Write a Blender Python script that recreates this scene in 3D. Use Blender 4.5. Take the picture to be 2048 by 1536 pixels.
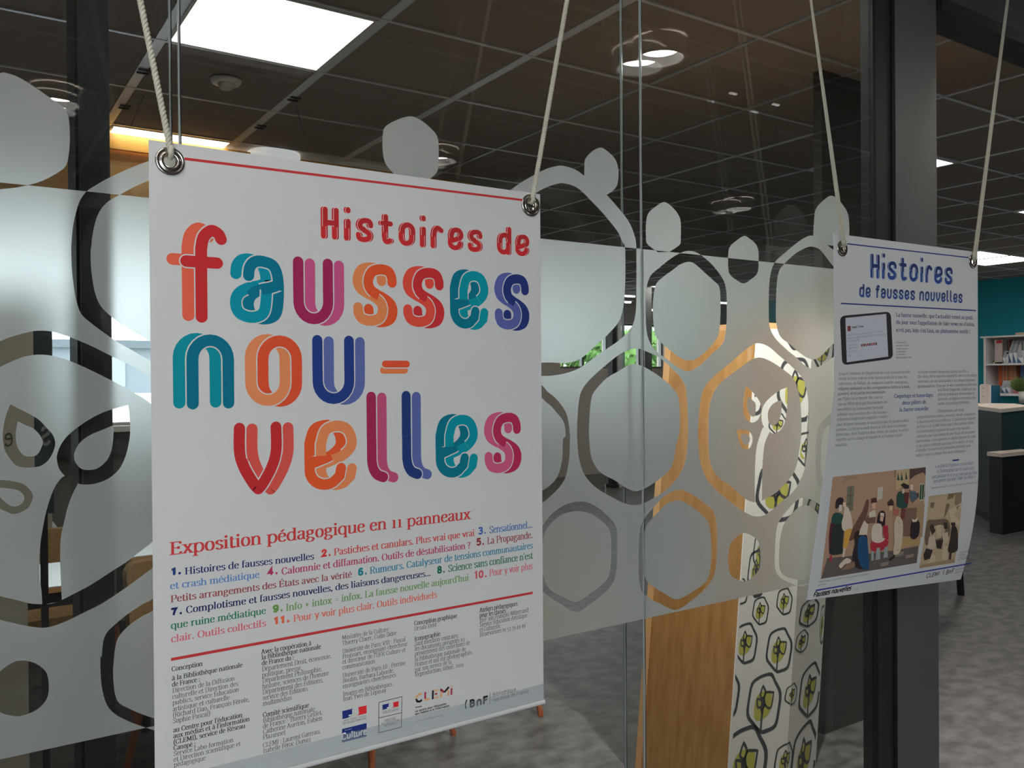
import bpy, math, random
from mathutils import Vector, Matrix
from mathutils.geometry import delaunay_2d_cdt
random.seed(7)
S = bpy.context.scene
for o in list(bpy.data.objects): bpy.data.objects.remove(o)
COL = S.collection

# ------------------------------------------------------------------ camera
F = 1705.47; CX, CY = 1024.0, 768.0
D = 1.27      # camera to front face of the glass partition
H0 = 1.45     # camera height
AX = Vector((0.8326893, -0.00973906, 0.55365485))      # world axes in image space (x right, y down, z forward)
AY = Vector((-0.55369239, -0.00146479, 0.83272))
AZ = Vector((-0.00729892, -0.9999515, -0.00661216))
def ray(u, v):
    r = Vector((u-CX, v-CY, F)); return Vector((AX.dot(r), AY.dot(r), AZ.dot(r)))
def W(x, y, z): return Vector((x, y-D, z+H0))          # camera-relative -> world
def onY(u, v, dist): d = ray(u, v); return W(*(d*(dist/d.y)))
def onX(u, v, dist): d = ray(u, v); return W(*(d*(dist/d.x)))
def onZ(u, v, z): d = ray(u, v); return W(*(d*((z-H0)/d.z)))
cd = bpy.data.cameras.new('camera'); cam = bpy.data.objects.new('camera', cd); COL.objects.link(cam)
cd.sensor_width = 36; cd.lens = 36*F/2048; cd.clip_start = 0.02; cd.clip_end = 300
M3 = Matrix(((AX.x, -AX.y, -AX.z), (AY.x, -AY.y, -AY.z), (AZ.x, -AZ.y, -AZ.z)))
cam.matrix_world = Matrix.Translation((0, -D, H0)) @ M3.to_4x4()
S.camera = cam
# ------------------------------------------------------------------ world, exposure
wd = bpy.data.worlds.new('sky'); S.world = wd; wd.use_nodes = True
bg = wd.node_tree.nodes['Background']; bg.inputs[0].default_value = (0.86, 0.93, 1.0, 1); bg.inputs[1].default_value = 7.6
S.view_settings.view_transform = 'Standard'; S.view_settings.look = 'None'
S.view_settings.exposure = 0.0; S.view_settings.gamma = 1.0; S.view_settings.use_curve_mapping = False
PANEL_E = 9.0; DOWN_E = 90.0
def area(name, loc, rot, sx, sy, e, col=(1, .96, .9)):
    l = bpy.data.lights.new(name, 'AREA'); l.shape = 'RECTANGLE'; l.size = sx; l.size_y = sy; l.energy = e; l.color = col
    o = bpy.data.objects.new(name, l); o.location = loc; o.rotation_euler = rot; COL.objects.link(o); return o

# ------------------------------------------------------------------ materials
def lin(c):
    c = c/255.0
    return c/12.92 if c <= 0.04045 else ((c+0.055)/1.055)**2.4
def rgb(r, g, b): return (lin(r), lin(g), lin(b), 1)
MATS = {}
def mat(name, col, rough=0.6, metal=0.0, spec=0.5, emit=None, es=0.0, noise=None, bump=0.0, nscale=40, stretch=(1, 1, 1)):
    if name in MATS: return MATS[name]
    m = bpy.data.materials.new(name); m.use_nodes = True; nt = m.node_tree
    b = nt.nodes['Principled BSDF']
    b.inputs['Base Color'].default_value = col; b.inputs['Roughness'].default_value = rough
    b.inputs['Metallic'].default_value = metal; b.inputs['Specular IOR Level'].default_value = spec
    if emit: b.inputs['Emission Color'].default_value = emit; b.inputs['Emission Strength'].default_value = es
    if noise or bump:
        tc = nt.nodes.new('ShaderNodeTexCoord'); mp = nt.nodes.new('ShaderNodeMapping'); mp.inputs['Scale'].default_value = stretch
        n = nt.nodes.new('ShaderNodeTexNoise'); n.inputs['Scale'].default_value = nscale; n.inputs['Detail'].default_value = 6
        nt.links.new(tc.outputs['Object'], mp.inputs[0]); nt.links.new(mp.outputs[0], n.inputs['Vector'])
        if noise:
            r = nt.nodes.new('ShaderNodeValToRGB'); r.color_ramp.elements[0].color = noise[0]; r.color_ramp.elements[1].color = noise[1]
            r.color_ramp.elements[0].position = 0.35; r.color_ramp.elements[1].position = 0.65
            nt.links.new(n.outputs['Fac'], r.inputs[0]); nt.links.new(r.outputs[0], b.inputs['Base Color'])
        if bump:
            bp = nt.nodes.new('ShaderNodeBump'); bp.inputs['Strength'].default_value = bump; bp.inputs['Distance'].default_value = 0.002
            nt.links.new(n.outputs['Fac'], bp.inputs['Height']); nt.links.new(bp.outputs[0], b.inputs['Normal'])
    MATS[name] = m; return m
PAPER = 0.72
def ink(r, g, b):
    # printed colour: photographed value relative to the photographed white paper (165 grey)
    k = PAPER/lin(168); n = 'ink_%d_%d_%d' % (r, g, b)
    c = (min(lin(r)*k, .9), min(lin(g)*k, .9), min(lin(b)*k, .9), 1)
    return mat(n, c, 0.7, spec=0.2)
M_paper = mat('paper', (PAPER, PAPER*.985, PAPER*.965, 1), 0.75, spec=0.2, bump=0.15, nscale=900)
M_paper2 = mat('paper_cool', (PAPER, PAPER*1.0, PAPER*1.0, 1), 0.75, spec=0.2, bump=0.15, nscale=900)
M_tile = mat('ceiling_tile', rgb(150, 142, 136), 0.95, spec=0.1, bump=0.3, nscale=300)
M_rail = mat('rail_metal', rgb(226, 232, 238), 0.4, metal=0.4)
M_dark = mat('dark_metal', rgb(38, 40, 42), 0.5, metal=0.2)
M_black = mat('black_rubber', rgb(14, 14, 15), 0.6)
M_grey = mat('grey_aluminium', rgb(118, 118, 118), 0.45, metal=0.5)
M_white = mat('white_paint', rgb(228, 228, 226), 0.5)
M_wall = mat('grey_wall', rgb(120, 118, 114), 0.9)
M_chrome = mat('nickel', rgb(190, 182, 175), 0.18, metal=1.0)
M_wood = mat('birch_ply', rgb(180, 132, 78), 0.35, noise=(rgb(168, 120, 66), rgb(190, 142, 88)), nscale=9, stretch=(5, 5, .6), spec=0.6)
M_woodedge = mat('ply_edge', rgb(222, 172, 118), 0.5)
M_leg = mat('leg_wood', rgb(176, 98, 62), 0.5, noise=(rgb(160, 84, 50), rgb(190, 112, 74)), nscale=20, stretch=(4, 4, 1))
M_fasc = mat('orange_ply', rgb(236, 176, 84), 0.45, noise=(rgb(230, 168, 76), rgb(242, 184, 92)), nscale=5, stretch=(1, 1, 8))
M_tan = mat('tan_fabric', rgb(168, 132, 84), 0.9, noise=(rgb(156, 122, 76), rgb(178, 142, 92)), nscale=120)
M_teal = mat('teal_paint', rgb(20, 138, 152), 0.8)
M_floor = mat('grey_vinyl', rgb(90, 88, 86), 0.42, noise=(rgb(72, 70, 69), rgb(112, 109, 108)), nscale=11, stretch=(1, 1.3, 1), spec=0.5)
M_joint = mat('floor_joint', rgb(120, 112, 102), 0.6)
M_coal = mat('charcoal_laminate', rgb(40, 42, 44), 0.5)
M_slab = mat('pale_laminate', rgb(222, 208, 196), 0.4)
M_cord = mat('cord', rgb(206, 200, 184), 0.8)
M_glow = mat('light_diffuser', (1, .95, .88, 1), emit=(1, .93, .86, 1), es=PANEL_E)
M_lamp = mat('lamp_disc', (1, 1, 1, 1), emit=(1, .95, .88, 1), es=DOWN_E)
M_strip = mat('strip_light', (1, 1, 1, 1), emit=(1, .97, .95, 1), es=3.0)
M_reflector = mat('reflector', rgb(210, 210, 210), 0.3, metal=0.6)

def glass_mat():
    m = bpy.data.materials.new('clear_glass'); m.use_nodes = True; nt = m.node_tree; nt.nodes.clear()
    out = nt.nodes.new('ShaderNodeOutputMaterial'); mx = nt.nodes.new('ShaderNodeMixShader')
    t = nt.nodes.new('ShaderNodeBsdfTransparent'); t.inputs[0].default_value = (.93, .945, .94, 1)
    g = nt.nodes.new('ShaderNodeBsdfGlossy'); g.inputs['Roughness'].default_value = 0.0
    fr = nt.nodes.new('ShaderNodeFresnel'); fr.inputs[0].default_value = 1.68
    ge = nt.nodes.new('ShaderNodeNewGeometry'); sb = nt.nodes.new('ShaderNodeMath'); sb.operation = 'SUBTRACT'; sb.inputs[0].default_value = 1.0
    ml = nt.nodes.new('ShaderNodeMath'); ml.operation = 'MULTIPLY'     # only the face turned to the ray reflects (thin pane)
    nt.links.new(ge.outputs['Backfacing'], sb.inputs[1]); nt.links.new(fr.outputs[0], ml.inputs[0]); nt.links.new(sb.outputs[0], ml.inputs[1])
    nt.links.new(ml.outputs[0], mx.inputs[0]); nt.links.new(t.outputs[0], mx.inputs[1]); nt.links.new(g.outputs[0], mx.inputs[2])
    nt.links.new(mx.outputs[0], out.inputs[0]); return m
M_glass = glass_mat()
def frost_mat():
    m = bpy.data.materials.new('frosted_film'); m.use_nodes = True; nt = m.node_tree; nt.nodes.clear()
    out = nt.nodes.new('ShaderNodeOutputMaterial')
    d = nt.nodes.new('ShaderNodeBsdfDiffuse'); d.inputs[0].default_value = (.44, .465, .455, 1)
    t = nt.nodes.new('ShaderNodeBsdfTranslucent'); t.inputs[0].default_value = (.92, .95, .94, 1)
    r = nt.nodes.new('ShaderNodeBsdfRefraction'); r.inputs['Roughness'].default_value = 0.6; r.inputs['IOR'].default_value = 1.25
    r.inputs[0].default_value = (.95, .97, .96, 1)
    a = nt.nodes.new('ShaderNodeMixShader'); a.inputs[0].default_value = 0.62
    b = nt.nodes.new('ShaderNodeMixShader'); b.inputs[0].default_value = 0.40
    nt.links.new(t.outputs[0], a.inputs[1]); nt.links.new(r.outputs[0], a.inputs[2])
    nt.links.new(d.outputs[0], b.inputs[1]); nt.links.new(a.outputs[0], b.inputs[2]); b.inputs[0].default_value = 0.58
    nt.links.new(b.outputs[0], out.inputs[0]); return m
M_frost = frost_mat()
def rail_plastic():
    m = bpy.data.materials.new('clear_plastic_sleeve'); m.use_nodes = True; nt = m.node_tree; nt.nodes.clear()
    out = nt.nodes.new('ShaderNodeOutputMaterial'); mx = nt.nodes.new('ShaderNodeMixShader'); mx.inputs[0].default_value = 0.2
    t = nt.nodes.new('ShaderNodeBsdfTransparent'); d = nt.nodes.new('ShaderNodeBsdfPrincipled')
    d.inputs['Base Color'].default_value = rgb(188, 200, 206); d.inputs['Roughness'].default_value = 0.2
    nt.links.new(t.outputs[0], mx.inputs[1]); nt.links.new(d.outputs[0], mx.inputs[2]); nt.links.new(mx.outputs[0], out.inputs[0]); return m
M_sleeve = rail_plastic()

# ------------------------------------------------------------------ mesh helpers
class MB:
    def __init__(s): s.v = []; s.f = []
    def quad(s, a, b, c, d):
        n = len(s.v); s.v += [a, b, c, d]; s.f.append((n, n+1, n+2, n+3))
    def poly(s, pts):
        n = len(s.v); s.v += list(pts); s.f.append(tuple(range(n, n+len(pts))))
    def hexa(s, p):  # 8 points: bottom 4 (ccw), top 4
        n = len(s.v); s.v += [Vector(q) for q in p]
        for f in ((3, 2, 1, 0), (4, 5, 6, 7), (0, 1, 5, 4), (1, 2, 6, 5), (2, 3, 7, 6), (3, 0, 4, 7)): s.f.append(tuple(n+i for i in f))
    def box(s, x0, x1, y0, y1, z0, z1):
        s.hexa([(x0, y0, z0), (x1, y0, z0), (x1, y1, z0), (x0, y1, z0), (x0, y0, z1), (x1, y0, z1), (x1, y1, z1), (x0, y1, z1)])
    def rbox(s, x0, x1, y0, y1, z0, z1, r, n=4, axis='z'):
        # box with rounded vertical corners
        pts = []
        for cx_, cy_, a0 in ((x1-r, y1-r, 0), (x0+r, y1-r, 90), (x0+r, y0+r, 180), (x1-r, y0+r, 270)):
            for i in range(n+1):
                a = math.radians(a0+90*i/n); pts.append((cx_+r*math.cos(a), cy_+r*math.sin(a)))
        k = len(pts); b = len(s.v)
        s.v += [Vector((p[0], p[1], z0)) for p in pts]+[Vector((p[0], p[1], z1)) for p in pts]
        s.f.append(tuple(b+i for i in reversed(range(k)))); s.f.append(tuple(b+k+i for i in range(k)))
        for i in range(k): j = (i+1) % k; s.f.append((b+i, b+j, b+k+j, b+k+i))
    def tube(s, path, r, n=8, caps=True, r2=None):
        path = [Vector(p) for p in path]; b = len(s.v); m = len(path)
        t = (path[1]-path[0]).normalized(); up = Vector((0, 1, 0)) if abs(t.y) < .9 else Vector((1, 0, 0))
        u = t.cross(up).normalized()
        for i, p in enumerate(path):
            t = (path[min(i+1, m-1)]-path[max(i-1, 0)]).normalized()
            u = (u-t*u.dot(t)).normalized(); w = t.cross(u)
            rr = r if r2 is None else r+(r2-r)*i/(m-1)
            for k in range(n):
                a = 2*math.pi*k/n; s.v.append(p+u*(rr*math.cos(a))+w*(rr*math.sin(a)))
        for i in range(m-1):
            for k in range(n):
                j = (k+1) % n; s.f.append((b+i*n+k, b+i*n+j, b+(i+1)*n+j, b+(i+1)*n+k))
        if caps: s.f.append(tuple(b+k for k in reversed(range(n)))); s.f.append(tuple(b+(m-1)*n+k for k in range(n)))
    def lathe(s, prof, c, ax=Vector((0, 0, 1)), n=32, closed=False):
        ax = Vector(ax).normalized(); u = ax.orthogonal().normalized(); w = ax.cross(u); c = Vector(c); b = len(s.v); m = len(prof)
        for (r, h) in prof:
            for k in range(n):
                a = 2*math.pi*k/n; s.v.append(c+ax*h+u*(r*math.cos(a))+w*(r*math.sin(a)))
        for i in range(m if closed else m-1):
            i2 = (i+1) % m
            for k in range(n):
                j = (k+1) % n; s.f.append((b+i*n+k, b+i*n+j, b+i2*n+j, b+i2*n+k))
    def build(s, name, m, parent=None, smooth=False, base=True):
        me = bpy.data.meshes.new(name)
        vs = s.v
        org = Vector((0, 0, 0))
        if base and vs and parent is None:
            xs = [v[0] for v in vs]; ys = [v[1] for v in vs]; zs = [v[2] for v in vs]
            org = Vector(((min(xs)+max(xs))/2, (min(ys)+max(ys))/2, min(zs)))
        elif parent is not None: org = parent.location.copy() if parent.parent is None else (parent.location+parent.parent.location)
        me.from_pydata([tuple(Vector(v)-org) for v in vs], [], s.f); me.update()
        if smooth: me.polygons.foreach_set('use_smooth', [True]*len(me.polygons))
        me.materials.append(m)
        o = bpy.data.objects.new(name, me); COL.objects.link(o)
        if parent is None: o.location = org
        else: o.parent = parent
        return o
def tag(o, label=None, cat=None, group=None, kind=None):
    if label: o['label'] = label
    if cat: o['category'] = cat
    if group: o['group'] = group
    if kind: o['kind'] = kind
    return o
def thing(name, loc, label=None, cat=None, group=None, kind=None):
    o = bpy.data.objects.new(name, None); o.location = loc; COL.objects.link(o); o.empty_display_size = .05
    return tag(o, label, cat, group, kind)
def boxo(name, m, b, parent=None, **k):
    q = MB(); q.box(*b); return q.build(name, m, parent, **k)
def cat_rom(pts, closed=True, n=6):
    out = []; m = len(pts)
    rng = range(m) if closed else range(m-1)
    for i in rng:
        if closed: p0, p1, p2, p3 = pts[(i-1) % m], pts[i], pts[(i+1) % m], pts[(i+2) % m]
        else: p0, p1, p2, p3 = pts[max(i-1, 0)], pts[i], pts[i+1], pts[min(i+2, m-1)]
        if abs(p1[0]-p2[0])+abs(p1[1]-p2[1]) < 1e-9: continue
        for k in range(n):
            t = k/n; t2 = t*t; t3 = t2*t
            out.append(tuple(0.5*(2*p1[j]+(p2[j]-p0[j])*t+(2*p0[j]-5*p1[j]+4*p2[j]-p3[j])*t2+(3*p1[j]-p0[j]-3*p2[j]+p3[j])*t3) for j in range(2)))
    if not closed: out.append(tuple(pts[-1]))
    return out
def cdt(polys, keep, extra=()):
    """arrangement of 2-D polygons; keep(set of polygon ids) decides which cells stay"""
    vs = []; fs = []
    for p in polys:
        q = []
        for a in p:
            if not q or (abs(a[0]-q[-1][0])+abs(a[1]-q[-1][1])) > 1e-6: q.append(a)
        if abs(q[0][0]-q[-1][0])+abs(q[0][1]-q[-1][1]) < 1e-6: q.pop()
        if sum(q[i][0]*q[(i+1) % len(q)][1]-q[(i+1) % len(q)][0]*q[i][1] for i in range(len(q))) < 0: q.reverse()
        b = len(vs); vs += [Vector(a) for a in q]; fs.append(list(range(b, b+len(q))))
    vs += [Vector(a) for a in extra]
    r = delaunay_2d_cdt(vs, [], fs, 1, 1e-6)
    return r[0], [f for f, o in zip(r[2], r[5]) if keep(set(o))]

# ================================================================== SETTING
GX0, GXS, GY0, GYS = 0.66, 0.6065, 2.083-0.593*2, 0.593
ZC = H0+1.23
def gx(k): return GX0+GXS*k
def gy(k): return GY0+GYS*k-D
boxo('floor', M_floor, (-4.2, 11.5, -6.2, 9.6, -0.1, 0)).__setitem__('kind', 'structure')
fl = bpy.data.objects['floor']
a = onZ(1090, 1382, 0.001); b = onZ(1270, 1490, 0.001); dx = (b-a).normalized()
q = MB(); nn = Vector((-dx.y, dx.x, 0))*0.0025; p0 = a-dx*3; p1 = b+dx*.9
q.v += [p0-nn, p1-nn, p1+nn, p0+nn]; q.f.append((0, 1, 2, 3)); q.build('floor_joint', M_joint, fl)
# ceiling: backing, rails and tiles
ce = boxo('ceiling', M_dark, (-4.2, 11.5, -6.2, 9.6, ZC+0.03, ZC+0.12)); ce['kind'] = 'structure'
lights_room = [(0, 3), (0, 6), (6, 3), (10, 3), (13, 6), (14, 6), (4, 9), (7, 9), (0, 1), (3, 12), (6, 12), (9, 12), (12, 12), (13, 3), (15, 4)]  # also holds panels added to light the room behind glass, far wall, shelf
hall_fill_lights = [(-2, -1), (-3, -2), (-5, -3), (-3, -6), (5, -1), (7, -2)]  # all added out of view as fill light
tile = None
def put_tile(i, j, m, name='ceiling_tile'):
    global tile
    q = MB(); x0, x1, y0, y1 = gx(i)+.012, gx(i+1)-.012, gy(j)+.009, gy(j+1)-.009
    q.box(x0, x1, y0, y1, ZC+.004, ZC+.02); return q.build(name, m, ce)
stuff = MB()
M_plaster = mat('pale_ceiling', rgb(215, 212, 205), .9)
for j in range(0, 17):
    for i in range(-8, 18):
        if (i, j) in lights_room or (i, j) in hall_fill_lights: continue
        if j <= 10 and -2 <= i <= 17 and gy(j) > -0.1 and gx(i+1) < 11.6:
            if (j in (6, 7) and i in (1, 2)): put_tile(i, j, M_plaster)
            else: put_tile(i, j, M_tile)
        else: stuff.box(gx(i)+.012, min(gx(i+1)-.012, 11.4), gy(j)+.009, gy(j+1)-.009, ZC+.004, ZC+.02)
for j in range(-9, 0):
    for i in range(-8, 18):
        if (i, j) not in hall_fill_lights: stuff.box(gx(i)+.012, min(gx(i+1)-.012, 11.4), gy(j)+.009, gy(j+1)-.009, ZC+.004, ZC+.02)
so = stuff.build('ceiling_tiles_beyond', M_tile, ce); so['kind'] = 'stuff'
for i in range(-8, 19):
    w = .019 if i < 3 else .009
    boxo('ceiling_rail', M_rail if i < 3 or i > 4 else mat('rail_metal_dull', rgb(176, 184, 190), .45, metal=.3), (gx(i)-w, gx(i)+w, -0.02, 9.5, ZC, ZC+.03), ce)  # middle rails use a darker copy of the metal: shade painted in
    boxo('ceiling_rail', M_rail, (gx(i)-.011, gx(i)+.011, -6.1, -0.02, ZC, ZC+.03), ce)
for j in range(-9, 18):
    boxo('ceiling_rail', M_rail, (-4.1, 11.4, gy(j)-.008, gy(j)+.008, ZC-.0015, ZC+.03), ce)
for u, v in ((287, 142), (249, 213), (588, 197), (521, 253)):
    p = onZ(u, v, ZC)
    for s in (-.02, .02): boxo('rail_clip', M_black, (p.x-.022, p.x+.022, p.y+s-.005, p.y+s+.005, ZC-.006, ZC), ce)
# walls
boxo('wall_left', M_wall, (-4.3, -4.2, -6.2, 9.6, 0, ZC+.1))['kind'] = 'structure'
boxo('wall_right', M_teal, (11.3, 11.45, 0, 9.6, 0, ZC+.1))['kind'] = 'structure'
boxo('wall_hall_right', M_wall, (11.3, 11.45, -6.2, 0, 0, ZC+.1))['kind'] = 'structure'
def wall_with_holes(name, m, x0, x1, y0, y1, holes, zt=ZC+.1):
    q = MB(); xs = [x0]
    for (a, b, c, d) in holes: xs += [a, b]
    xs.append(x1)
    for k in range(0, len(xs)-1, 2): q.box(xs[k], xs[k+1], y0, y1, 0, zt)
    for (a, b, c, d) in holes: q.box(a, b, y0, y1, 0, c); q.box(a, b, y0, y1, d, zt)
    o = q.build(name, m); o['kind'] = 'structure'; return o
NW = [0]
def window(x0, x1, y, z0, z1, nx=1, m=None, fw=.03, transom=None):
    NW[0] += 1
    w = thing('window_%d' % NW[0], (0, y, 0), kind='structure'); w.location = ((x0+x1)/2, y, z0)
    q = MB(); y0, y1 = y-.03, y+.03
    q.box(x0, x1, y0, y1, z0, z0+fw); q.box(x0, x1, y0, y1, z1-fw, z1)
    q.box(x0, x0+fw, y0, y1, z0+fw, z1-fw); q.box(x1-fw, x1, y0, y1, z0+fw, z1-fw); q.build('window_frame', m or M_white, w)
    for i in range(1, nx):
        xx = x0+(x1-x0)*i/nx; boxo('mullion', m or M_white, (xx-.02, xx+.02, y0, y1, z0+fw, z1-fw), w)
    for i in range(nx):
        a = x0+(x1-x0)*i/nx; b = x0+(x1-x0)*(i+1)/nx
        boxo('pane', M_glass, (a+.02, b-.02, y-.004, y+.004, z0+fw, z1-fw), w)
    return w
# window wall behind the left half of the partition
YL = 6.0-D
wall_with_holes('wall_far_left', M_wall, -4.2, 2.5, YL, YL+.2, [(-1.6, 2.35, H0-.30, H0+.93)])
window(-1.6, 2.35, YL+.1, H0-.30, H0+.93, 4)
bx = boxo('trim_1', M_white, (-1.6, 2.35, YL-.14, YL, H0-.32, H0-.285)); bx['kind'] = 'structure'
bx = boxo('trim_2', M_coal, (-1.6, 2.35, YL-.10, YL-.001, H0-.46, H0-.32)); bx['kind'] = 'structure'
boxo('wall_far_side', M_wall, (2.5, 2.65, YL, 8.7, 0, ZC+.1))['kind'] = 'structure'
YR = 10-D
M_brown = mat('brown_wall', rgb(205, 192, 184), .85)
wall_with_holes('wall_far_right', M_brown, 2.65, 11.3, YR, YR+.2, [(5.2, 7.0, H0+.14, H0+.84), (7.5, 8.45, H0+.14, H0+.84), (8.62, 9.6, H0+.14, H0+.84), (9.9, 11.0, H0+.14, H0+.84)])
for a, b in ((5.2, 7.0), (7.5, 8.45), (8.62, 9.6), (9.9, 11.0)): window(a, b, YR+.1, H0+.14, H0+.84, 2, M_grey)
for (x, r) in ((8.52, .09), (9.2, .05)):
    pass
# hall behind the camera: back wall with small windows that the glass mirrors
wall_with_holes('wall_back', M_wall, -4.2, 11.3, -4.6, -4.4, [(-4.0, -0.15, .12, 2.5), (6.3, 7.5, H0+.03, H0+.33), (7.7, 8.6, H0+.03, H0+.33)])
window(-4.0, -.15, -4.5, .12, 2.5, 4); window(6.3, 7.5, -4.5, H0+.03, H0+.33, 3); window(7.7, 8.6, -4.5, H0+.03, H0+.33, 2)  # big left window added out of view to light the poster
# header above the door opening / partition
boxo('trim_3', M_dark, (2.205, 7.0, -.02, .08, H0+.968, H0+1.0))['kind'] = 'structure'
boxo('wall_above_partition', mat('header_grey', rgb(74, 78, 80), .7), (2.205, 7.0, .0, .06, H0+1.0, ZC+.03))['kind'] = 'structure'
boxo('trim_4', M_dark, (-2.5, 2.2, 0.0, .08, H0+1.0, ZC+.03))['kind'] = 'structure'

# ================================================================== glass partition
G = .057
def pane(x0, x1, y, name):
    o = boxo(name, M_glass, (x0, x1, y, y+.008, .02, H0+1.0)); o['kind'] = 'structure'; return o
XJ1, XJ2 = .281, 1.156
k = 20
panes = []
for (a, b) in ((-1.6, XJ1-.003), (XJ1+.003, XJ2-.004), (XJ2+.004, 1.922)):
    NW[0] += 1
    w = thing('window_%d' % NW[0], ((a+b)/2, 0, .02), kind='structure')
    f_ = boxo('front_pane', M_glass, (a, b, 0, .008, .02, H0+1.0), w)
    g_ = boxo('rear_pane', M_glass, (a, b+(.09 if b > 1.9 else 0), G, G+.008, .02, H0+1.0), w); panes.append(w)
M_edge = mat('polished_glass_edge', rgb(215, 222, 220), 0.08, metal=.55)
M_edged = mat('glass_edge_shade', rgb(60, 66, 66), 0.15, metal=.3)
for x, w in ((XJ1, .0032), (XJ2, .0045)):
    j = thing('trim_%d' % (5 if x < 1 else 6), (x, 0, .02), kind='structure')
    for y in (-.001, G-.001):
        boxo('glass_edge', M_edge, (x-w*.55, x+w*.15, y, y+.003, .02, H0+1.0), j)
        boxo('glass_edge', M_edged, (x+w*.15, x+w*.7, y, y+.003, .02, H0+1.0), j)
        q = MB(); n = 30
        q.tube([(x-w*.1+.0006*math.sin(i*2.1), y-.0008, .03+(H0+.95)*i/n) for i in range(n+1)], .0009, 6); q.build('sealant_bead', M_edge, j)
# posts
pl_ = thing('post_left', (.18, .14, 0), kind='structure')
boxo('post_core', mat('post_grey', rgb(84, 90, 94), .4, metal=.2), (.164, .2035, 1.36-D+.001, 1.465-D, 0, ZC), pl_)
boxo('post_gasket', M_black, (.160, .164, 1.375-D, 1.465-D, 0, ZC), pl_)
pr = thing('post_right', (2.05, .05, 0), kind='structure')
boxo('gasket', M_black, (1.922, 1.934, -.004, .03, 0, H0+1.0), pr)
boxo('post_core', mat('post_dark', rgb(50, 50, 48), .5, metal=.2), (1.934, 2.004, .001, .03, 0, H0+1.0), pr)
boxo('gasket', M_black, (2.004, 2.015, -.004, .03, 0, H0+1.0), pr)
boxo('door_jamb', M_grey, (2.015, 2.202, -.006, .09, 0, H0+1.0), pr)

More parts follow.
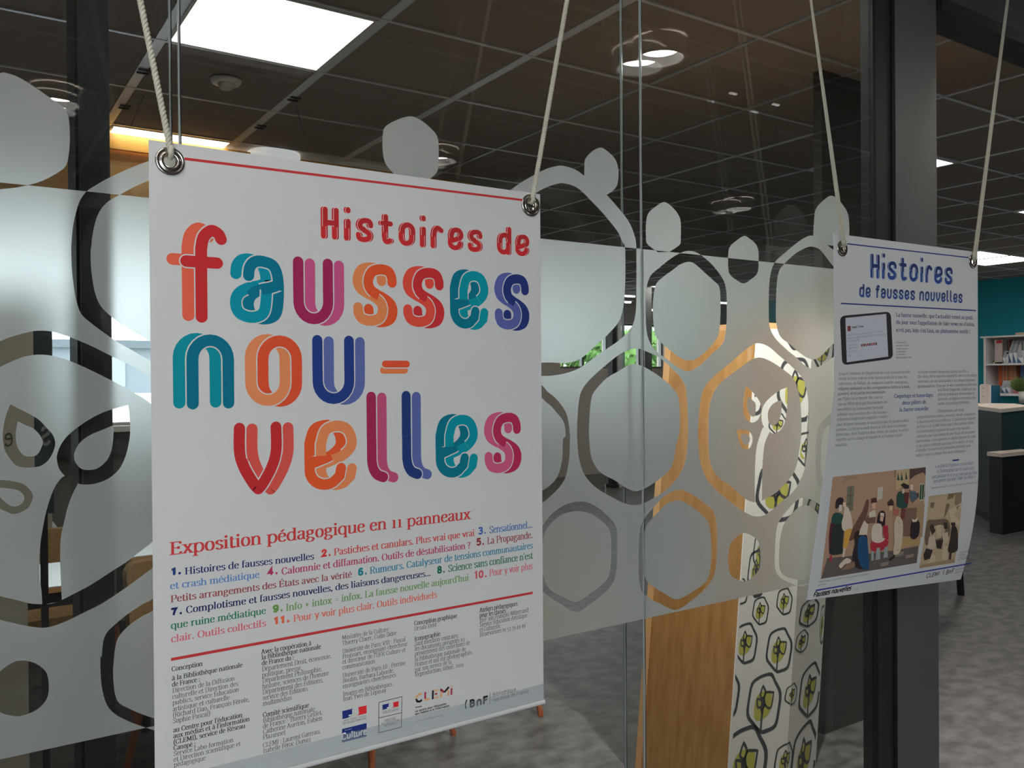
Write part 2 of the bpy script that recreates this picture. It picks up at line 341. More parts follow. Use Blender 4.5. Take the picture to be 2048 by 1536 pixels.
# ------------------------------------------------------------------ frosted film
def T(ox, oy, s, pts): return [(ox+x/s, oy+y/s) for x, y in pts]
A = lambda p: T(1050, 380, 2.954, p)       # centre crop
B = lambda p: T(1050, 880, 2.3415, p)      # lower crop
C1 = lambda p: T(0, 0, 2.926, p); C2 = lambda p: T(0, 500, 3.072, p); C3 = lambda p: T(0, 950, 2.622, p)
L1 = lambda p: T(0, 740, 4.955, p); L2 = lambda p: T(0, 1040, 4.955, p)
K = lambda p: T(600, 0, 2.926, p); E_ = lambda p: T(1120, 380, 6.4, p); LF = lambda p: T(1420, 700, 4.265, p)
rings = [
 (A([(965,360),(1005,368),(1050,395),(1110,450),(1165,525),(1185,590),(1189,700),(1185,820),(1165,905),(1105,965),(1030,1035),(965,1070),(905,1050),(850,1010),(775,955),(735,900),(715,830),(709,700),(713,590),(737,510),(790,460),(860,405),(920,370)]),
  A([(962,425),(1000,437),(1060,490),(1110,535),(1143,570),(1151,630),(1152,720),(1146,820),(1128,880),(1065,955),(1005,1000),(965,1007),(925,998),(870,960),(800,900),(765,850),(753,740),(755,640),(770,560),(812,515),(860,480),(915,440)])),
 (A([(1375,905),(1330,922),(1280,960),(1200,1030),(1120,1095),(1055,1170),(1031,1260),(1020,1400)])+B([(809,0),(818,100),(848,180),(900,240),(965,295),(1035,342),(1085,358),(1130,345),(1195,292),(1262,230),(1308,130),(1322,0)])+A([(1674,1400),(1668,1230),(1645,1130),(1590,1060),(1500,980),(1435,925)]),
  A([(1385,990),(1335,1003),(1280,1042),(1200,1100),(1135,1160),(1100,1225),(1083,1320)])+B([(856,0),(864,100),(900,170),(960,215),(1030,275),(1085,290),(1160,255),(1220,200),(1262,140),(1280,60)])+A([(1630,1430),(1625,1270),(1605,1170),(1575,1105),(1500,1045),(1440,1008)])),
 (A([(1690,270),(1650,282),(1600,315),(1540,365),(1475,425),(1447,500),(1438,600),(1437,720),(1443,810),(1475,875),(1540,940),(1600,990),(1655,1040),(1700,1055),(1740,1040),(1800,1000),(1890,930),(1950,850),(1970,700),(1960,520),(1900,420),(1800,340),(1740,285)]),
  A([(1690,335),(1650,345),(1590,380),(1530,435),(1498,480),(1484,560),(1479,700),(1482,790),(1505,865),(1560,910),(1630,970),(1690,1000),(1740,985),(1800,925),(1870,860),(1905,780),(1915,640),(1895,540),(1825,460),(1770,390),(1735,350)])),
 (K([(1540,972),(1490,975),(1430,993),(1340,1040),(1240,1105),(1140,1200),(1100,1400)])+[(970,600),(980,700),(1040,740),(1090,752),(1150,740)]+A([(440,965),(550,890),(620,820),(650,730),(655,560)])+K([(1965,1450),(1955,1380),(1925,1305),(1870,1230),(1790,1140),(1700,1065),(1620,1000)]),
  K([(1540,1073),(1490,1080),(1440,1097),(1380,1130),(1280,1210),(1220,1400)])+[(1000,600),(1010,680),(1060,720),(1100,725)]+A([(300,1010),(430,905),(505,835),(560,760),(583,650),(590,500),(588,345)])+K([(1880,1410),(1855,1355),(1780,1260),(1700,1175),(1620,1100)])),
 (A([(640,938),(600,950),(550,975),(480,1030),(400,1100),(340,1170),(315,1250),(305,1400)])+B([(243,0),(250,80),(275,160),(330,222),(400,265),(470,298),(530,303),(600,272),(680,215),(738,130),(758,30)])+A([(960,1400),(950,1190),(920,1115),(870,1060),(790,990),(690,945)]),
  A([(640,1028),(600,1040),(550,1070),(480,1112),(415,1180),(388,1240),(375,1400)])+B([(299,0),(310,85),(350,150),(420,190),(480,228),(530,238),(610,195),(680,130),(705,30)])+A([(912,1400),(905,1235),(870,1170),(790,1100),(700,1045)])),
 (A([(60,1170),(140,1200),(200,1255),(245,1330),(262,1440)])+B([(208,0),(203,100),(180,190),(120,260),(60,300)])+[(1040,1000),(1030,900)],
  A([(60,1240),(130,1260),(180,1310),(225,1370),(237,1450)])+B([(175,0),(172,90),(150,170),(105,220),(60,240)])+[(1050,980),(1045,900)]),
 (B([(270,288),(330,310),(390,360),(425,410),(430,500),(424,620),(395,690),(320,755),(240,805),(170,770),(95,720),(55,670),(45,560),(50,470),(75,410),(130,340),(200,298)]),
  B([(270,335),(320,352),(375,395),(398,440),(402,520),(396,610),(375,660),(310,712),(240,757),(180,735),(115,700),(85,640),(78,540),(85,460),(105,410),(160,355),(220,335)])),
 (B([(720,232),(775,252),(830,290),(882,340),(897,420),(896,520),(887,620),(850,685),(780,750),(705,795),(640,770),(565,730),(536,680),(530,560),(535,430),(555,370),(605,310),(660,255)]),
  B([(715,282),(765,303),(820,345),(858,390),(870,480),(868,580),(850,655),(790,705),(710,745),(645,715),(575,668),(555,615),(551,490),(562,410),(605,355),(660,300)])),
 (B([(1300,270),(1260,292),(1205,355),(1177,410),(1168,520),(1169,600),(1190,642),(1240,668),(1290,685),(1345,670),(1400,640),(1440,560),(1445,440),(1420,350),(1380,305),(1340,280)]),
  B([(1305,305),(1270,322),(1218,380),(1197,435),(1187,520),(1190,600),(1212,634),(1265,652),(1310,652),(1350,610),(1378,540),(1388,430),(1370,350),(1340,315)])),
 (LF([(1060,520),(1030,540),(970,592),(922,660),(905,740),(896,850),(898,1000),(912,1130),(940,1180),(985,1215),(1100,1300),(1300,1200),(1320,700)]),
  LF([(1060,610),(1030,628),(990,655),(957,720),(946,800),(940,900),(941,1040),(960,1108),(985,1140),(1100,1200),(1250,1100),(1260,750)])),
 # big ring round the leaves on the left
 (C2([(0,560),(80,530),(180,503),(240,496),(310,500),(380,520),(440,540),(560,590),(690,655),(800,710),(920,785)])+[(350,800),(380,860),(388,980),(375,1060),(335,1110)]+L2([(1515,468),(1400,555),(1200,700),(1000,830),(830,915),(740,960),(620,1015),(500,1055),(400,1065),(250,1045),(100,1010),(0,985)])+[(-60,1215),(-120,1150),(-140,1000),(-135,850),(-100,760),(-50,705)],
  C2([(0,718),(60,690),(150,655),(240,643),(320,650),(380,665),(450,690),(560,740),(690,805),(800,865),(920,940)])+[(330,840),(352,880),(358,980),(345,1040)]+L2([(1515,205),(1400,300),(1250,415),(1100,510),(900,640),(740,725),(600,795),(500,828),(420,832),(300,825),(200,800),(100,775),(0,750)])+[(-50,1170),(-95,1120),(-110,1000),(-105,870),(-70,780),(-30,745)]),
 # upper ring by the left post
 (C1([(865,945),(760,985),(640,1040),(560,1085),(505,1122),(465,1180),(440,1260),(425,1340),(417,1430)])+C2([(437,0),(440,100),(450,200),(468,310),(500,395),(560,450),(640,510),(720,565),(800,610),(920,680)])+[(345,745),(420,760),(500,720),(560,600),(560,450),(500,350),(420,310),(350,305)],
  C1([(865,1060),(790,1092),(720,1130),(640,1175),(590,1225),(560,1290),(540,1380),(533,1450)])+C2([(556,0),(558,100),(570,200),(588,280),(615,340),(660,390),(720,440),(800,490),(920,560)])+[(345,705),(420,715),(480,680),(530,590),(530,460),(480,380),(420,345),(350,342)]),
 # lower ring by the left post
 (L2([(1515,775),(1400,840),(1250,940),(1130,1040),(1060,1110),(1022,1200),(1006,1350)])+C3([(526,950),(527,1040),(535,1120),(558,1200),(600,1250),(670,1288),(740,1315),(830,1345)])+[(360,1480),(460,1480),(560,1400),(580,1300),(560,1200),(480,1130),(400,1120),(345,1160)],
  L2([(1520,890),(1400,955),(1280,1040),(1200,1120),(1158,1190),(1135,1300),(1122,1450)])+C3([(592,1000),(594,1080),(603,1150),(625,1195),(680,1225),(750,1255),(830,1280)])+[(360,1445),(450,1445),(530,1380),(550,1300),(530,1210),(470,1165),(400,1155),(350,1185)]),
 # leaves
 (LF([(655,318),(655,318),(590,345),(515,400),(460,460),(437,520),(437,600),(455,655),(500,690),(530,713),(560,708),(600,680),(632,620),(650,520),(657,420)]),
  LF([(607,428),(607,428),(555,445),(510,485),(490,540),(492,600),(515,640),(550,638),(582,605),(603,530)])),
 (LF([(303,308),(303,308),(288,380),(277,460),(280,530),(300,585),(335,612),(367,618),(410,585),(431,520),(427,460),(390,395),(350,350)]),
  LF([(322,392),(322,392),(315,440),(315,500),(335,550),(362,568),(380,555),(386,505),(383,455),(355,425)])),
 (LF([(222,680),(222,680),(235,740),(260,820),(300,848),(335,835),(356,790),(357,740),(335,700),(290,682)]),
  LF([(260,715),(260,715),(263,760),(282,800),(308,808),(332,785),(334,745),(310,720)])),
 (L1([(103,340),(103,340),(60,450),(30,590),(30,700),(50,800),(100,880),(150,940),(220,963),(300,965),(400,950),(480,890),(530,800),(545,720),(520,640),(450,560),(380,490),(280,430),(190,385)]),
  L1([(177,508),(177,508),(160,580),(155,660),(165,740),(200,810),(250,852),(330,855),(380,825),(418,745),(420,700),(390,640),(330,580),(250,545)])),
 (L1([(1268,347),(1268,347),(1180,370),(1040,412),(900,480),(780,560),(680,640),(608,730),(570,820),(562,880),(578,960),(610,1015),(645,1050),(700,1090),(775,1125),(860,1134),(960,1120),(1080,1070),(1180,980),(1240,860),(1275,720),(1288,600),(1280,430)]),
  L1([(1125,545),(1125,545),(1020,590),(900,640),(800,710),(745,795),(732,860),(750,920),(810,980),(900,990),(980,965),(1060,890),(1100,800),(1120,680)])),
 (L1([(-120,1110),(-40,1090),(60,1092),(150,1105),(230,1130),(290,1180),(325,1240),(310,1310),(270,1370),(200,1410),(130,1425),(60,1400),(0,1370),(-60,1300)]),
  L1([(-60,1175),(0,1165),(80,1172),(160,1185),(215,1215),(240,1260),(225,1310),(180,1345),(120,1350),(60,1315),(0,1260)])),
]
solids = [
 K([(640,682),(700,702),(755,745),(798,795),(809,860),(807,960),(800,1005),(760,1045),(700,1080),(600,1060),(535,1005),(495,950),(482,880),(482,800),(495,745),(560,705)]),
 K([(1755,865),(1710,885),(1668,930),(1662,980),(1660,1050),(1660,1050),(1700,1120),(1750,1160),(1785,1145),(1840,1105),(1858,1060),(1860,990),(1840,930),(1795,885)]),
 A([(820,72),(770,98),(725,140),(712,200),(712,280),(720,320),(782,368),(782,368),(850,366),(850,366),(910,325),(917,290),(918,220),(910,160),(870,105)]),
 A([(1290,272),(1245,300),(1205,340),(1197,400),(1198,460),(1208,500),(1250,535),(1290,552),(1330,530),(1370,490),(1377,420),(1375,360),(1360,320),(1320,285)]),
 A([(1805,35),(1760,62),(1717,110),(1706,170),(1704,300),(1760,320),(1860,330),(1908,280),(1912,200),(1900,130),(1850,60)]),
 C1([(0,430),(40,430),(110,455),(200,510),(300,580),(370,630),(400,690),(408,800),(402,900),(385,970),(340,1010),(250,1058),(160,1086),(160,1086),(40,1105),(-150,1100),(-300,900),(-300,650),(-150,480)]),
 C3([(100,972),(60,985),(0,1030),(-40,1100),(-40,1180),(0,1240),(50,1258),(110,1262),(190,1230),(240,1180),(255,1120),(245,1040),(200,995),(150,975)]),
 LF([(452,660),(418,740),(390,850),(380,1000),(377,1180),(380,1310),(380,1310),(438,1300),(438,1300),(440,1130),(446,940),(462,800),(505,695),(505,695)]),
 B([(1025,435),(985,455),(955,500),(949,570),(960,630),(998,655),(1030,662),(1070,635),(1098,590),(1095,490),(1070,455)]),
 L1([(640,1048),(580,1100),(530,1185),(490,1290),(450,1430)])+L2([(420,100),(400,230),(390,400),(395,600),(410,700),(418,840),(418,840),(612,800),(612,800),(605,650),(598,500),(595,300),(605,150)])+L1([(640,1480),(672,1350),(722,1220),(770,1128),(770,1128),(700,1060)]),
]
def gl(p): w = onY(p[0], p[1], D); return (w.x, w.z)
bandpoly = [(-1.6, H0-.482), (XJ1-.004, H0-.482), (1.7116-.0+.2, H0-.4805), (1.921, H0-.4805), (1.921, H0+.2553), (-1.6, H0+.2545)]
polys = [bandpoly]; ring_ids = []; solid_ids = []
for o_, i_ in rings:
    ring_ids.append((len(polys), len(polys)+1)); polys.append([gl(p) for p in cat_rom(o_)]); polys.append([gl(p) for p in cat_rom(i_)])
for s_ in solids: solid_ids.append(len(polys)); polys.append([gl(p) for p in cat_rom(s_)])
inner_blob = set(solid_ids[-2:])
def keep(ids):
    inside = any(s in ids for s in solid_ids) or any((a in ids) and (b not in ids) for a, b in ring_ids)
    return (0 in ids) != inside
fv, ff = cdt(polys, keep)
q = MB(); q.v = [Vector((p[0], -.0015, p[1])) for p in fv]; q.f = [tuple(f) for f in ff]
fr = q.build('frosted_window_film', M_frost)
tag(fr, 'frosted white film of honeycomb rings and leaves stuck across the glass partition', 'window film')

# ================================================================== LIGHTS (things)
M_glowh = mat('hall_light_diffuser', (1, .95, .88, 1), emit=(1, .90, .80, 1), es=5.0)  # glow of the added hall fill panels
def ceiling_panel(i, j, label):
    t = thing('ceiling_light', ((gx(i)+gx(i+1))/2, (gy(j)+gy(j+1))/2, ZC-.004), label, 'ceiling light')
    x0, x1, y0, y1 = gx(i)+.018, gx(i+1)-.018, gy(j)+.012, gy(j+1)-.012
    boxo('diffuser', M_glow if j >= 0 else M_glowh, (x0+.012, x1-.012, y0+.012, y1-.012, ZC-.002, ZC+.012), t)
    q = MB(); 
    q.box(x0, x1, y0, y0+.012, ZC-.004, ZC+.02); q.box(x0, x1, y1-.012, y1, ZC-.004, ZC+.02)
    q.box(x0, x0+.012, y0+.012, y1-.012, ZC-.004, ZC+.02); q.box(x1-.012, x1, y0+.012, y1-.012, ZC-.004, ZC+.02)
    q.build('frame', M_white, t)
labs = ['large glowing square ceiling panel nearest, at top left above the first poster', 'glowing ceiling panel half hidden by the orange wooden fascia', 'glowing ceiling panel cut by the door jamb, above the second poster',
        'small bright ceiling panel at the right picture edge, higher one', 'long bright ceiling panel just right of the second poster, left half', 'long bright ceiling panel just right of the second poster, right half',
        'distant ceiling panel seen low above the middle window film', 'distant ceiling panel above the far garden windows', 'ceiling panel just behind the glass, above the frame, next to the left post', 'far ceiling panel before the garden windows, leftmost of the row', 'far ceiling panel before the garden windows, second from the left', 'far ceiling panel before the garden windows, third from the left', 'far ceiling panel before the garden windows, rightmost of the row', 'ceiling panel above the reception counter', 'ceiling panel close to the teal wall above the shelf']
for (i, j), l in zip(lights_room, labs): ceiling_panel(i, j, l)
def downlight(x, y, label, group):
    t = thing('downlight', (x, y, ZC), label, 'ceiling light', group)
    q = MB(); q.lathe([(.096, .06), (.098, .004), (.106, .0), (.104, -.005), (.085, -.006), (.083, 0)], (x, y, ZC-.06)); q.build('trim_ring', M_white, t, smooth=True)
    q = MB(); q.lathe([(.083, .0), (.070, .028)], (x, y, ZC-.06)); q.build('reflector_cone', M_reflector, t, smooth=True)
    q = MB(); n = 24; q.poly([Vector((x+.07*math.cos(-2*math.pi*i/n), y+.07*math.sin(-2*math.pi*i/n), ZC-.032)) for i in range(n)]); q.build('lamp_disc', M_lamp, t)
for x, y, l in ((2.19, -1.03, 'round recessed downlight of the hall, mirrored largest in the glass near the joint'), (2.22, -2.75, 'round recessed hall downlight mirrored beside the grey film blob'),
             (4.61, -2.80, 'round recessed hall downlight mirrored small above the film hexagons'), (.40, -2.77, 'round recessed hall downlight mirrored at the far left'),
             (-1.3, -1.03, 'round recessed downlight in the hall left of the viewer'), (6.6, -1.03, 'round recessed downlight in the hall far to the right')):
    # housing cut: the hall ceiling tiles sit above, so the fitting hangs just under them
    downlight(x, y, l, 'round downlights of the hall')
# unseen fill panels added to the hall ceiling to light posters and pod
for (i, j), l in zip(hall_fill_lights, ('hall ceiling panel up left of the first poster', 'hall ceiling panel behind the viewer, the right one of two', 'hall ceiling panel behind the viewer on the left', 'hall ceiling panel near the back windows', 'hall ceiling panel before the doorway, nearer the glass', 'hall ceiling panel before the doorway, further right')): ceiling_panel(i, j, l)
# fill strip added above the glass, out of view, to brighten the pod
t = thing('linear_ceiling_light', (2.1, 1.57-D, ZC-.03), 'slim linear ceiling light above the picture, between the glass and the reading pod', 'ceiling light')
boxo('light_strip', mat('washer_glow', (1, 1, 1, 1), emit=(1, .96, .9, 1), es=18.0), (1.55, 2.55, 1.50-D, 1.63-D, ZC-.03, ZC-.028), t); boxo('housing', M_white, (1.54, 2.56, 1.49-D, 1.64-D, ZC-.028, ZC), t)
for (x_, y_, tx, ty, tz, e_, l) in ((2.05, 1.50, 2.35, 1.90, .75, 240, 'small track spotlight over the leaf-patterned front of the reading pod'), (1.50, 1.70, 2.12, 2.10, .85, 55, 'small track spotlight over the plywood side of the reading pod')):
    t = thing('track_spotlight', (x_, y_-D, ZC-.10), l, 'spotlight'); a = Vector((x_, y_-D, ZC-.06)); b_ = Vector((tx, ty-D, tz)); d_ = (b_-a).normalized()
    q = MB(); q.tube([a-d_*.05, a+d_*.05], .032, 16); q.build('lamp_head', M_dark, t); q = MB(); q.tube([(x_, y_-D, ZC-.03), (x_, y_-D, ZC)], .01, 8); q.build('stem', M_dark, t)
    l_ = bpy.data.lights.new('spot_lamp', 'SPOT'); l_.energy = e_; l_.spot_size = math.radians(74); l_.spot_blend = .6; l_.shadow_soft_size = .025; l_.color = (1, .95, .88)
    lo = bpy.data.objects.new('spot_lamp', l_); COL.objects.link(lo); lo.location = a+d_*.055; lo.rotation_euler = d_.to_track_quat('-Z', 'Y').to_euler()  # unseen spots added to brighten the reading pod
# emergency light box in the hall
t = thing('emergency_light', (2.77, -1.12, ZC-.09), 'small emergency light box under the hall ceiling, mirrored faintly in the dark glass', 'emergency light')
boxo('housing', mat('sign_housing', rgb(60, 66, 64), .5), (2.55, 2.99, -1.15, -1.09, ZC-.09, ZC), t)
boxo('green_sign', mat('sign_green', rgb(24, 60, 44), .5), (2.60, 2.94, -1.13, -1.11, ZC-.25, ZC-.09), t)
for x in (2.63, 2.89):
    for k_ in range(3): boxo('led', M_strip, (x+.014*k_, x+.014*k_+.009, -1.10, -1.088, ZC-.095, ZC-.089), t)
p = onZ(452, 160, ZC); t = thing('smoke_detector', (p.x, p.y, ZC-.05), 'white round smoke detector on the dark ceiling below the big light panel', 'smoke detector')
q = MB(); q.lathe([(0, -.012), (.055, -.012), (.062, 0), (.062, .004)], (p.x, p.y, ZC-.004)); q.build('base', M_white, t, smooth=True)
q = MB(); q.lathe([(0, -.034), (.024, -.034), (.032, -.02), (.034, -.012)], (p.x, p.y, ZC-.004)); q.build('sensor_cap', mat('sensor_grey', rgb(180, 176, 172), .5), t, smooth=True)
p = onZ(548, 316, ZC-.02); q = MB(); q.lathe([(0, -.02), (.12, -.02), (.14, 0), (.14, .02)], (p.x, p.y, ZC-.02)); o = q.build('round_ceiling_lamp', mat('lamp_opal', (1, 1, 1, 1), emit=(1, 1, 1, 1), es=.55), None, smooth=True)
tag(o, 'round white ceiling lamp just above the top edge of the first poster', 'ceiling light')
# hanging wires
for (u, v, u2, v2, l) in ((592, 210, 616, 303, 'thin steel wire hanging from the ceiling above the first poster, right one'), (288, 192, 262, 252, 'thin steel wire hanging from the ceiling near the left post')):
    a = onZ(u, v, ZC); b_ = onY(u2, v2, a.y+D+.25); q = MB(); q.tube([a, b_], .0025, 6); tag(q.build('hanging_wire', M_grey), l, 'wire')

# ================================================================== LETTERING
# text face: skeleton strokes drawn with a broad pen, plus slab serifs.  c = curve, o = closed curve, l = straight, s = serif, d = dot
G_ = {
'a': (46, 'c 8,37 14,46 24,48 33,44 34,34;l 34,36 34,7;c 34,28 21,26 9,20 7,10 14,1 24,2 34,11;c 34,9 37,1 44,3'),
'b': (53, 'l 11,70 11,3;c 11,36 22,48 36,46 45,34 45,14 36,1 22,0 11,9;s 7,69,5'),
'c': (43, 'c 38,37 33,47 22,48 10,41 7,24 11,8 22,0 33,2 39,10'),
'd': (54, 'l 42,70 42,3;c 42,37 32,48 18,46 8,34 8,14 18,1 32,1 42,11;s 38,69,5;s 46,1,5'),
'e': (45, 'l 8,27 37,27;c 37,27 36,42 24,48 12,43 7,26 10,8 22,0 33,2 39,10'),
'f': (30, 'l 12,1 12,55;c 12,54 14,67 23,71 31,67;l 4,47 26,47;s 13,1,9'),
'g': (49, 'o 22,48 10,43 9,32 15,23 24,21 34,26 36,37 31,45;c 14,23 8,14 14,6 30,4 41,-4 36,-15 22,-20 8,-16 6,-8 14,3;l 33,45 45,47'),
'h': (55, 'l 11,70 11,1;c 11,35 22,47 34,47 42,37;l 42,38 42,1;s 11,1,9;s 42,1,9;s 7,69,5'),
'i': (26, 'l 13,47 13,1;s 13,1,9;s 9,46,5;d 13,64'),
'j': (24, 'l 14,47 14,-8;c 14,-8 11,-19 2,-18;s 10,46,5;d 13,64'),
'k': (52, 'l 11,70 11,1;l 11,18 38,46;l 20,27 43,1;s 11,1,9;s 7,69,5;s 38,46,8;s 43,1,8'),
'l': (27, 'l 13,70 13,1;s 13,1,9;s 9,69,5'),
'm': (81, 'l 11,47 11,1;c 11,35 20,47 31,47 39,37;l 39,38 39,1;c 39,35 48,47 59,47 67,37;l 67,38 67,1;s 11,1,9;s 39,1,8;s 67,1,9;s 7,46,5'),
'n': (55, 'l 11,47 11,1;c 11,35 22,47 34,47 42,37;l 42,38 42,1;s 11,1,9;s 42,1,9;s 7,46,5'),
'o': (48, 'o 24,48 12,43 7,24 12,5 24,0 36,5 41,24 36,43'),
'p': (53, 'l 11,47 11,-20;c 11,36 22,48 36,46 45,34 45,14 36,1 22,0 11,9;s 11,-19,9;s 7,46,5'),
'q': (53, 'l 42,47 42,-20;c 42,37 32,48 18,46 8,34 8,14 18,1 32,1 42,11;s 42,-19,9'),
'r': (37, 'l 11,47 11,1;c 11,32 18,46 28,48 34,43;s 11,1,9;s 7,46,5'),
's': (39, 'c 33,38 28,47 18,48 9,42 10,31 20,26 31,20 34,10 27,1 16,0 6,9'),
't': (31, 'l 13,61 13,10;c 13,12 15,0 23,0 29,7;l 4,47 27,47'),
'u': (54, 'l 11,47 11,12;c 11,13 14,1 25,0 36,5 42,12;l 42,47 42,3;s 7,46,5;s 38,46,5;s 46,1,5'),
'v': (47, 'l 8,47 25,1;l 25,1 41,47;s 8,46,8;s 41,46,7'),
'w': (70, 'l 8,47 22,1;l 22,1 36,47;l 36,47 49,1;l 49,1 62,47;s 8,46,8;s 62,46,7'),
'x': (48, 'l 9,47 40,1;l 39,47 9,1;s 9,46,8;s 39,46,7;s 9,1,7;s 40,1,8'),
'y': (47, 'l 8,47 25,3;c 41,47 28,8 18,-16 6,-18;s 8,46,8;s 41,46,7'),
'z': (42, 'l 8,46 35,46;l 35,46 8,1;l 8,1 36,1'),
'A': (64, 'l 31,67 8,1;l 31,67 54,1;l 16,23 47,23;s 8,1,8;s 55,1,9'),
'B': (59, 'l 14,66 14,1;c 14,66 40,67 46,52 38,37 14,35;c 14,35 44,36 51,18 42,1 14,1;s 9,65,7;s 9,1,7'),
'C': (60, 'c 52,50 44,64 32,67 14,58 8,34 14,9 32,-1 46,4 53,16'),
'D': (66, 'l 14,66 14,1;c 14,66 46,66 58,34 46,1 14,1;s 9,65,7;s 9,1,7'),
'E': (57, 'l 14,66 14,1;l 12,65 48,65;l 14,34 40,34;l 12,1 50,1;l 48,65 48,54;l 50,1 50,13;l 40,41 40,27;s 9,65,6;s 9,1,6'),
'F': (53, 'l 14,66 14,1;l 12,65 47,65;l 14,33 38,33;l 47,65 47,54;l 38,40 38,26;s 9,65,6;s 14,1,10'),
'G': (65, 'c 53,52 44,65 32,67 14,58 8,34 14,9 32,-1 46,3 54,12;l 54,28 54,6;s 52,29,9'),
'H': (70, 'l 14,66 14,1;l 55,66 55,1;l 14,34 55,34;s 14,65,10;s 14,1,10;s 55,65,10;s 55,1,10'),
'I': (31, 'l 15,66 15,1;s 15,65,10;s 15,1,10'),
'J': (36, 'l 20,66 20,8;c 20,10 17,-8 4,-8;s 20,65,10'),
'K': (64, 'l 14,66 14,1;l 14,24 48,66;l 26,38 53,1;s 14,65,10;s 14,1,10;s 48,65,8;s 54,1,9'),
'L': (52, 'l 14,66 14,1;l 12,1 47,1;l 47,1 47,14;s 14,65,10;s 9,1,6'),
'M': (80, 'l 13,66 13,1;l 14,66 39,8;l 39,8 64,66;l 65,66 65,1;s 11,65,7;s 13,1,9;s 67,65,7;s 65,1,10'),
'N': (68, 'l 14,66 14,1;l 14,66 54,3;l 54,66 54,3;s 10,65,8;s 14,1,9;s 54,65,9'),
'O': (66, 'o 33,67 14,58 8,33 14,8 33,-1 52,8 58,33 52,58'),
'P': (56, 'l 14,66 14,1;c 14,66 44,67 50,49 42,31 14,31;s 9,65,7;s 14,1,10'),
'Q': (66, 'o 33,67 14,58 8,33 14,8 33,-1 52,8 58,33 52,58;l 34,8 54,-12'),
'R': (62, 'l 14,66 14,1;c 14,66 44,67 50,50 42,34 14,34;l 32,34 53,1;s 9,65,7;s 14,1,9;s 55,1,7'),
'S': (50, 'c 43,53 36,66 24,67 11,61 9,48 20,38 36,29 43,16 36,3 22,-1 8,9;l 43,64 43,50;l 7,18 7,3'),
'T': (58, 'l 29,66 29,1;l 6,65 52,65;l 6,65 6,52;l 52,65 52,52;s 29,1,10'),
'U': (66, 'l 14,66 14,24;c 14,26 16,4 33,-1 50,4 52,26;l 52,66 52,24;s 14,65,10;s 52,65,8'),
'V': (62, 'l 8,66 31,1;l 31,1 53,66;s 8,65,9;s 53,65,8'),
'W': (84, 'l 8,66 26,1;l 26,1 42,60;l 42,60 58,1;l 58,1 76,66;s 8,65,9;s 76,65,8'), 'Z': (54, 'l 10,65 46,65;l 46,65 8,1;l 8,1 48,1'),
'X': (60, 'l 10,66 50,1;l 49,66 10,1;s 10,65,9;s 50,65,8;s 10,1,8;s 50,1,9'),
'Y': (58, 'l 8,66 29,32;l 50,66 29,32;l 29,32 29,1;s 8,65,9;s 50,65,8;s 29,1,10'),
'0': (50, 'o 25,48 12,42 8,24 12,6 25,0 38,6 42,24 38,42'),
'1': (34, 'l 17,48 17,1;s 17,1,9;s 13,47,5'),
'2': (44, 'c 9,38 14,47 24,48 34,42 34,30 22,15 8,2;l 8,2 38,2'),
'3': (44, 'c 9,40 16,47 25,48 34,41 34,32 20,23;c 20,23 34,22 38,4 30,-14 14,-18 6,-10'),
'4': (48, 'l 31,48 31,-16;l 31,48 6,4;l 6,4 43,4'),
'5': (44, 'l 12,47 36,47;l 12,47 11,22;c 11,22 28,27 37,12 30,-12 14,-18 6,-10'),
'6': (50, 'c 38,67 18,58 9,36 9,14 24,0 38,8 42,24 34,38 22,41 9,30'),
'7': (45, 'l 8,47 39,47;l 39,47 18,-16;l 8,47 8,38'),
'8': (48, 'o 24,67 12,61 12,46 24,36 40,22 38,6 24,-1 10,6 8,20 24,36 37,47 36,61'),
'9': (50, 'c 12,-19 32,-10 41,12 41,34 26,48 12,40 8,24 16,10 28,7 41,18'),
'.': (22, 'd 11,5'), ',': (22, 'd 11,5;l 13,4 8,-9'), ':': (24, 'd 12,5;d 12,38'), ';': (24, 'd 12,38;d 12,5;l 14,4 9,-9'),
"'": (18, 'l 10,70 7,54'), '(': (30, 'c 25,74 12,52 10,28 12,4 25,-16'), ')': (30, 'c 5,74 18,52 20,28 18,4 5,-16'),
'?': (42, 'c 8,56 12,67 22,68 33,60 31,48 20,36 19,20;d 19,5'), '!': (26, 'l 13,68 13,20;d 13,5'),
'-': (32, 'l 6,24 26,24'), '+': (50, 'l 8,28 42,28;l 25,45 25,11'), '=': (50, 'l 8,36 42,36;l 8,20 42,20'),
'\u00ab': (42, 'l 20,40 8,24;l 8,24 20,8;l 34,40 22,24;l 22,24 34,8'), '\u00bb': (42, 'l 8,40 20,24;l 20,24 8,8;l 22,40 34,24;l 34,24 22,8'),
'\u00a9': (66, 'o 33,64 10,50 4,32 10,12 33,-2 56,12 62,32 56,50;c 44,42 34,46 22,32 34,16 44,20'), '/': (34, 'l 4,-8 30,70'),
'@': (70, 'o 35,60 10,46 6,24 14,0 35,-8 58,2 64,26 56,50;o 35,38 26,24 35,12 46,24'),
}
ACC = {'\u00e9': ('e', 'l 19,54 31,68'), '\u00e8': ('e', 'l 27,54 15,68'), '\u00ea': ('e', 'l 13,54 23,66;l 23,66 33,54'), '\u00e0': ('a', 'l 28,54 16,68'),
       '\u00e2': ('a', 'l 13,54 23,66;l 23,66 33,54'), '\u00f9': ('u', 'l 30,54 18,68'), '\u00fb': ('u', 'l 16,54 26,66;l 26,66 36,54'), '\u00e7': ('c', 'c 23,0 28,-8 22,-16 14,-15'),
       '\u00ee': ('i', 'l 4,56 13,66;l 13,66 22,56'), '\u00ef': ('i', ''), '\u00c9': ('E', 'l 26,74 38,86'), '\u00f4': ('o', 'l 14,54 24,66;l 24,66 34,54')}
